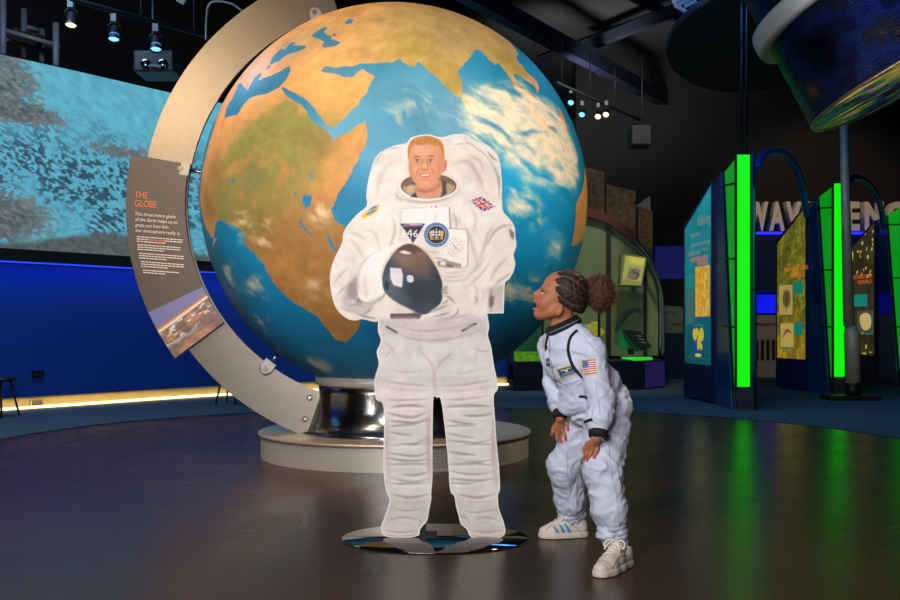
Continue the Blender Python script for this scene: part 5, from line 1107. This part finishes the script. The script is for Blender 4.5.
MB().cyl(P(634,272,16.5), P(634,276,17.2), .05).build('wall_arm', black, ts)
con = thing('angled_console', P(632,355,16.1), 'green angled console box with a round drum on the navy counter', 'console')
gm = mat('green_console',(30,150,70),.5,noise=.12); dm = mat('dark_console_top',(34,36,32),.45,noise=.2)  # green is the console's own colour
MB().prism([P(624,330.5,16.1),P(641,349,16.1),P(638,352,16.1),P(618,344,16.1),P(621,332,16.1)], (0,.35,0)).build('console_side', gm, con)
MB().prism([P(624,330,16.0),P(640,331,16.0),P(652,347,16.0),P(641,351,16.0)], (0,.35,0)).build('console_top', dm, con); MB().cyl(P(623,345,15.98), P(623,345,16.2), .075, n=24).build('drum', gm, con)
for i in range(3): MB().prism([P(636+i*2.2,335+i*3.2,15.99),P(641+i*2.2,335.5+i*3.2,15.99),P(642+i*2.2,337+i*3.2,15.99),P(637+i*2.2,336.5+i*3.2,15.99)], (0,.005,0)).build('printed_line', mat('pale_print',(140,140,130),.5,noise=.05), con)
MB().box(P(630,354.6,16.1)-[0,0,0], P(634,349,16.1)+[0,.2,0]).build('stand', black, con)
ip = thing('wall_notice', P(668,318,19.4), 'pale notice board with faint print on the dark wall beside the teal kiosk', 'notice board')
panel('board', [(657,305),(683,307),(683,333),(657,333)], 19.4, .06, mat('pale_notice',(112,124,104),.6,noise=.08), ip); panel('printed_band', [(672,323),(681,323),(681,325.5),(672,325.5)], 19.39, .005, mat('brown_print',(110,70,54),.6,noise=.1), ip); panel('printed_band', [(660,311),(676,312),(676,313),(660,312.5)], 19.39, .005, mat('brown_print'), ip)
tag(panel('blue_lit_panel', [(655,246),(686,246),(686,279),(655,279)], 20.54, .06, mat('blue_backlit_panel',(18,30,150),emit=.22,noise=.35,nscale=2.2), None), 'blue glowing wall panel between the stone slabs and the teal kiosk', 'wall panel')
tag(panel('navy_cabinet', [(664,334),(686,334),(686,379),(664,379)], 19.2, .4, navy, None), 'dark navy cabinet under the pale notice board', 'cabinet')
# ------------------------------------------------------------------ ceiling steelwork, stage lights, disc, scaffold
beam_m = mat('ceiling_beam', (24,28,44), .6, noise=.2, nscale=3); beam_b = mat('blue_painted_beam', (10,16,40), .6, noise=.15, nscale=3)
def atz(px, py, z): Y = (z-CAMZ)*F/(CY-py); return P(px,py,Y)
for i, (p, q_, z, w_, m, lb) in enumerate((((480,0),(742,142),5.7,.20,beam_b,'long blue ceiling girder running past the right of the globe'),((640,0),(900,128),6.3,.10,beam_m,'thin dark ceiling beam above the black disc'),((590,45),(690,4),6.2,.14,beam_m,'dark cross beam on the ceiling right of the globe'),((655,150),(900,60),6.3,.14,beam_m,'dark cross beam behind the hanging satellite'))):
    a, b = atz(*p,z), atz(*q_,z); d = b-a; a = a-d*.15 if i in (0,1) else a; tag(MB().beam(a,b,w_,w_*1.3).build('ceiling_girder', m), lb, 'beam')
for i, (x0,y0,x1,y1) in enumerate(((540,60,700,0),(590,110,760,10),(470,60,640,150))):
    a, b = atz(x0,y0,6.45), atz(x1,y1,6.45); tag(MB().beam(a,b,.05,.05).build('ceiling_batten', beam_m), ('thin ceiling batten just above the globe rim','thin ceiling batten left of the black disc','thin ceiling batten parallel to the blue girder')[i], 'beam')
dk = thing('ceiling_disc', P(766,38,13.), 'large black round disc hanging under the ceiling behind the hanger pole', 'ceiling disc')
dn = unit(P(766,38,13.)*[1,1,0]*.0+np.array([0,-.30,-.95])); MB().lathe([(1.26,-.05),(1.28,0),(1.26,.05)], P(766,38,13.), dn, 80).build('disc', mat('matt_black_disc',(20,21,24),.8,noise=.15), dk); MB().cyl(P(766,38,13.), P(766,38,13.)*[1,1,0]+[0,0,6.6], .03).build('hanger', black, dk)
rail_t = lambda pts, r, lb, m=beam_m: tag(MB().tube(pts, r, 8).build('lighting_rail', m), lb, 'lighting rail')
SY = 10.6
rail_t([P(-40,-48,SY-1.2), P(80,2,SY), P(250,48,SY+1.9)], .03, 'black pipe carrying the three stage spotlights over the screen')
rail_t([P(556,82,15.), P(640,120,16.)], .025, 'black pipe carrying small spotlights right of the globe')
lens_w = mat('warm_lamp_lens',(255,226,170),emit=3.,noise=.02); lens_c = mat('cool_lamp_lens',(120,205,255),emit=1.8,noise=.02); lens_blue = mat('blue_rim_glow',(60,140,230),emit=.8,noise=.05)
def spotlight(c, aim, lens, lb, grp, s=1., ring=True):
    c = np.asarray(c); d = unit(np.asarray(aim)-c); t = thing('stage_spotlight', c, lb, 'spotlight', grp)
    MB().lathe([(.055*s,-.22*s),(.075*s,-.20*s),(.08*s,-.02*s),(.098*s,.0),(.105*s,.06*s),(.098*s,.065*s),(.09*s,.03*s)], c, d, 24, caps=False).lathe([(.001,-.221*s),(.055*s,-.22*s)], c, d, 24, caps=False).build('housing', black, t)
    MB().lathe([(.001,.034*s),(.06*s,.038*s),(.09*s,.03*s)], c, d, 24, caps=False).build('lens', lens, t)
    if ring: MB().lathe([(.081*s,-.05*s),(.084*s,-.045*s),(.084*s,-.02*s)], c, d, 24, caps=False).build('cooling_ring', lens_blue, t)
    x = unit(np.cross(d,[0,0,1])); h = c+np.array([0,0,.30*s]); MB().tube([c-x*.10*s-d*.1*s, c-x*.10*s+[0,0,.20*s], h, c+x*.10*s+[0,0,.20*s], c+x*.10*s-d*.1*s], .012*s, 6).build('yoke', black, t)
    MB().box(h-[.05*s,.05*s,.02], h+[.05*s,.05*s,.10*s]).build('clamp', greymetal, t); return t
for px, py, lens, lb in ((71,22,lens_w,'warm white spotlight on the pipe, leftmost of the three over the screen'),(114,36,lens_c,'bluish spotlight hanging between the warm spotlight and the globe arc'),(156,46,lens_c,'bluish spotlight hanging just left of the steel arc')):
    c = P(px,py+1,SY+.3); spotlight(c, c+np.array([.05,-.35,-1.]), lens, lb, 'stage spotlights over the screen', .62, lens is lens_c)
for px, py, lens, lb in ((571,102,lens_c,'small bright spotlight beside the globe rim, leftmost on its rail'),(582,114,lens_c,'small upright spotlight, second along the rail beside the globe'),(598,116,lens_w,'small round spotlight, third along the rail beside the globe'),(606,114,lens_w,'small dim spotlight at the far end of the rail beside the globe')):
    c = P(px,py,15.4); spotlight(c, c+np.array([-.3,-1,-.9]), lens, lb, 'small spotlights right of the globe', .5, False)
for px, y0, y1, lb in ((562,50,84,'thin rod holding the rail near the globe rim'),(590,64,96,'thin rod holding the middle of the rail'),(615,78,108,'thin rod holding the far end of the rail')): tag(MB().tube([P(px,y0-12,15.4),P(px,y1,15.4)],.012,6).build('hanging_rod', mat('dark_grey_rod',(34,34,38),.6,noise=.1)), lb, 'rod')
tag(MB().box(P(632,128,15.)-[0,0,.25], P(652,128,15.)+[0,.4,.05]).build('ceiling_speaker', mat('dark_speaker_case',(20,19,20),.6,noise=.2), bevel=.02), 'dark box speaker hung below the blue girder', 'speaker')
tag(MB().tube([P(642,127,15.2),P(642,60,15.2)],.012,6).build('hanging_rod', mat('dark_grey_rod',(34,34,38),.6,noise=.1)), 'thin rod holding the dark box speaker under the girder', 'rod')
lf = thing('light_fixture', P(690,8,13.), 'pale ceiling light fixture frame above the black disc', 'light fixture')
for i in range(3): MB().beam(P(672+i*6,3+i*2,13.), P(684+i*6,-3+i*2,13.), .05, .05).build('fixture_bar', greymetal, lf)
MB().beam(P(674,5,13.), P(692,16,13.), .05, .05).build('fixture_arm', greymetal, lf)
pb = thing('projector', P(152,66,11.6), 'black projector box with two lenses hung above the screen', 'projector')
a = P(133,50,11.6); b = P(173,78,11.6); MB().box((a[0],11.6,b[2]+.08),(b[0],12.1,a[2])).build('case', mat('projector_case',(22,22,25),.5,noise=.15), pb, .02)
for x in (146,163): MB().lathe([(.055,0),(.06,.02),(.05,.03),(.001,.01)], P(x,64,11.6), (0,-1,0), 20, caps=False).build('lens', glassdark, pb)
MB().beam(P(150,65,11.58), P(161,66.5,11.58), .02, .03).build('grille_bar', greymetal, pb); MB().tube([P(153,52,11.8),P(153,-20,11.8)],.02,8).build('hanger', black, pb)
sct = thing('scaffold_tower', P(30,60,12.6), 'grey scaffold tower with a plank standing up behind the screen top at far left', 'scaffold')
for px, y0, y1, Y in ((3,-4,60,12.4),(24,9,62,13.2),(42,29,66,13.4),(56,23,72,12.6)): MB().tube([P(px,y1+14,Y),P(px,y0,Y)],.042,8).build('upright', greymetal, sct)
for p in (((3,30,12.4),(56,45,12.6)),((24,26,13.2),(42,31,13.4)),((24,38,13.2),(58,46,12.6)),((42,51,13.4),(56,44,12.6)),((3,40,12.4),(24,36,13.2))): MB().tube([P(*p[0]),P(*p[1])],.03,8).build('crossbar', greymetal, sct)
MB().prism([P(5,37,12.5),P(34,45,12.6),P(44,38,13.3),P(16,30,13.3)], (0,0,.04)).build('plank', mat('scaffold_plank',(70,52,40),.7,noise=.3), sct)
tag(MB().tube(spline([P(206,40,11.),P(206.5,18,11.),P(209,5,11.),P(217,1.5,11.),P(232,4,11.),P(242,11,11.)],6),.012,6).build('hanging_cable', mat('grey_cable',(120,120,124),.5,noise=.1)), 'pale looped cable hanging above the steel arc', 'cable')
for px, lb in ((141,'thin dark rod hanging over the middle of the screen'),(194,'thin dark rod hanging by the pale looped cable')): tag(MB().tube([P(px,30 if px==194 else 16,11.4),P(px,-60,11.4)],.010,6).build('hanging_rod', mat('dark_grey_rod',(34,34,38),.6,noise=.1)), lb, 'rod')
tag(MB().prism([P(176,1,10.8),P(183,5,10.8),P(188,-4,10.8),P(180,-7,10.8)], (0,.06,.02)).build('air_vent', mat('vent_grille',(96,96,98),.5,.5,noise=.3,nscale=60)), 'small grey vent plate above the projector', 'vent')
# ------------------------------------------------------------------ small things along the blue wall
sk = thing('wall_socket', P(38,374,12.2), 'black socket plate on the lower left of the blue wall', 'wall socket')
def onwall(px, py, out=.0):
    best = None; q_ = alongwall(out)
    for i in range(len(q_)-1):
        xs = [CX+F*p[0]/p[1] for p in (q_[i], q_[i+1])]
        if min(xs) <= px <= max(xs): t = (px-xs[0])/(xs[1]-xs[0]); p = q_[i]+(q_[i+1]-q_[i])*t; d = unit(q_[i+1]-q_[i]); return P(px,py,p[1]), np.array([d[0],d[1],0])
o, d = onwall(38,374,.012); nrm = np.array([d[1],-d[0],0])
MB().beam(o-d*.075, o+d*.075, .025, .085).build('plate', black, sk)
for s in (-.035,.035): MB().beam(o+d*(s-.018)+nrm*.014, o+d*(s+.018)+nrm*.014, .006, .04).build('outlet', mat('socket_grey',(40,40,44),.4,noise=.1), sk)
o, d = onwall(36,403,-.05); sb = thing('floor_box', o, 'small pale lamp box set in the kickboard of the blue wall', 'lamp box'); MB().beam(o-d*.07, o+d*.07, .05, .09).build('case', mat('pale_box',(150,140,110),.5,noise=.1), sb); MB().beam(o-d*.05-[0,.03,0], o+d*.05-[0,.03,0], .01, .06).build('lit_window', mat('lamp_window',(255,240,200),emit=1.2,noise=.03), sb)
def tripod(px, py, Y, h, lb):
    o = P(px,py,Y)*np.array([1,1,0]); t = thing('tripod_stool', o, lb, 'stool', 'folding stools by the blue wall'); top_ = o+np.array([0,0,h])
    for k in range(4):
        a = k*math.pi/2+.5; MB().tube([top_+np.array([.10*math.cos(a),.10*math.sin(a),0]), o+np.array([.20*math.cos(a),.20*math.sin(a),.008])], .012, 6).build('leg', black, t)
    MB().lathe([(.17,-.02),(.18,0),(.17,.02)], top_, (0,0,1), 24).build('seat', black, t); return t
tripod(231,404,12.9,.42,'black folding stool before the blue wall, showing behind the steel arc'); tripod(0,415,11.1,.42,'black folding stool at the left edge beside the blue wall')
# ------------------------------------------------------------------ light
lamp('AREA', (-1.7,.4,3.5), (.0,4.8,1.0), 162, (255,249,245), 1.2)
lamp('AREA', (-1.0,-1.4,2.3), (-.2,7,1.5), 162, (255,248,243), 1.6)  # added front fill for the lower half of the globe
lamp('SPOT', (-4.2,1.6,5.8), (GC[0]-.6,GC[1],GC[2]+.5), 820, (255,220,176), .5, 36, .7)
lamp('SPOT', (3.6,2.6,5.8), (GC[0]+.8,GC[1],GC[2]+.1), 1450, (255,228,196), .5, 38, .7)
lamp('SPOT', (-3.6,2.6,1.0), (GC[0]-.1,GC[1]-1.,1.5), 330, (255,242,228), .4, 26, .8)  # low fill added at the left for the underside of the globe
lamp('SPOT', (3.0,2.2,1.1), (GC[0]+.7,GC[1]-1.,1.7), 280, (255,242,228), .4, 22, .8)  # matching low fill added on the globe's right
lamp('SPOT', (-2.6,6.2,6.2), (GC[0],GC[1]-.4,.2), 480, (255,206,150), .2, 40, .5)
lamp('SPOT', (2.6,8.2,6.0), (.85,4.5,1.0), 300, (255,214,170), .2, 26, .5)
lamp('SPOT', (2.4,12.6,5.8), (1.8,17,1.6), 520, (236,236,200), .3, 70, .7)
lamp('AREA', (3.2,11.,5.4), (4.4,12.5,0), 130, (84,150,225), 2.)  # blue ambient fill added above kiosks and carpet
lamp('AREA', (-4.4,9.6,5.6), (-3.6,10.8,0), 190, (150,185,225), 1.2)  # cool ambient fill added for the carpet at the left
lamp('SPOT', (7.,16.,6.2), (7.6,20,3.1), 420, (255,226,190), .3, 60, .6)  # warm fill added to make the wall letters brighter
lamp('SPOT', (2.2,16.6,4.4), (3.0,19.5,6.6), 800, (225,225,220), .3, 105, .9)  # uplight added to lift the dark ceiling boards
lamp('SPOT', (3.0,7.0,1.0), (4.1,9.,3.2), 300, (255,232,190), .3, 36, .6)  # added from below to brighten the satellite's end foil
lamp('SPOT', (1.4,4.6,4.0), (4.3,9.,4.0), 600, (210,220,255), .15, 30, .6)  # extra spot added to brighten the satellite barrel
lamp('SPOT', (-3.6,9.2,6.0), (-5.4,12.9,4.9), 160, (200,210,235), .2, 60, .6)  # dim fill added to bring out the scaffold tower
lamp('SPOT', (-3.4,4.2,5.6), (-2.6,7.0,0), 420, (255,226,190), .3, 66, .9)  # warm fill added over the left part of the floor
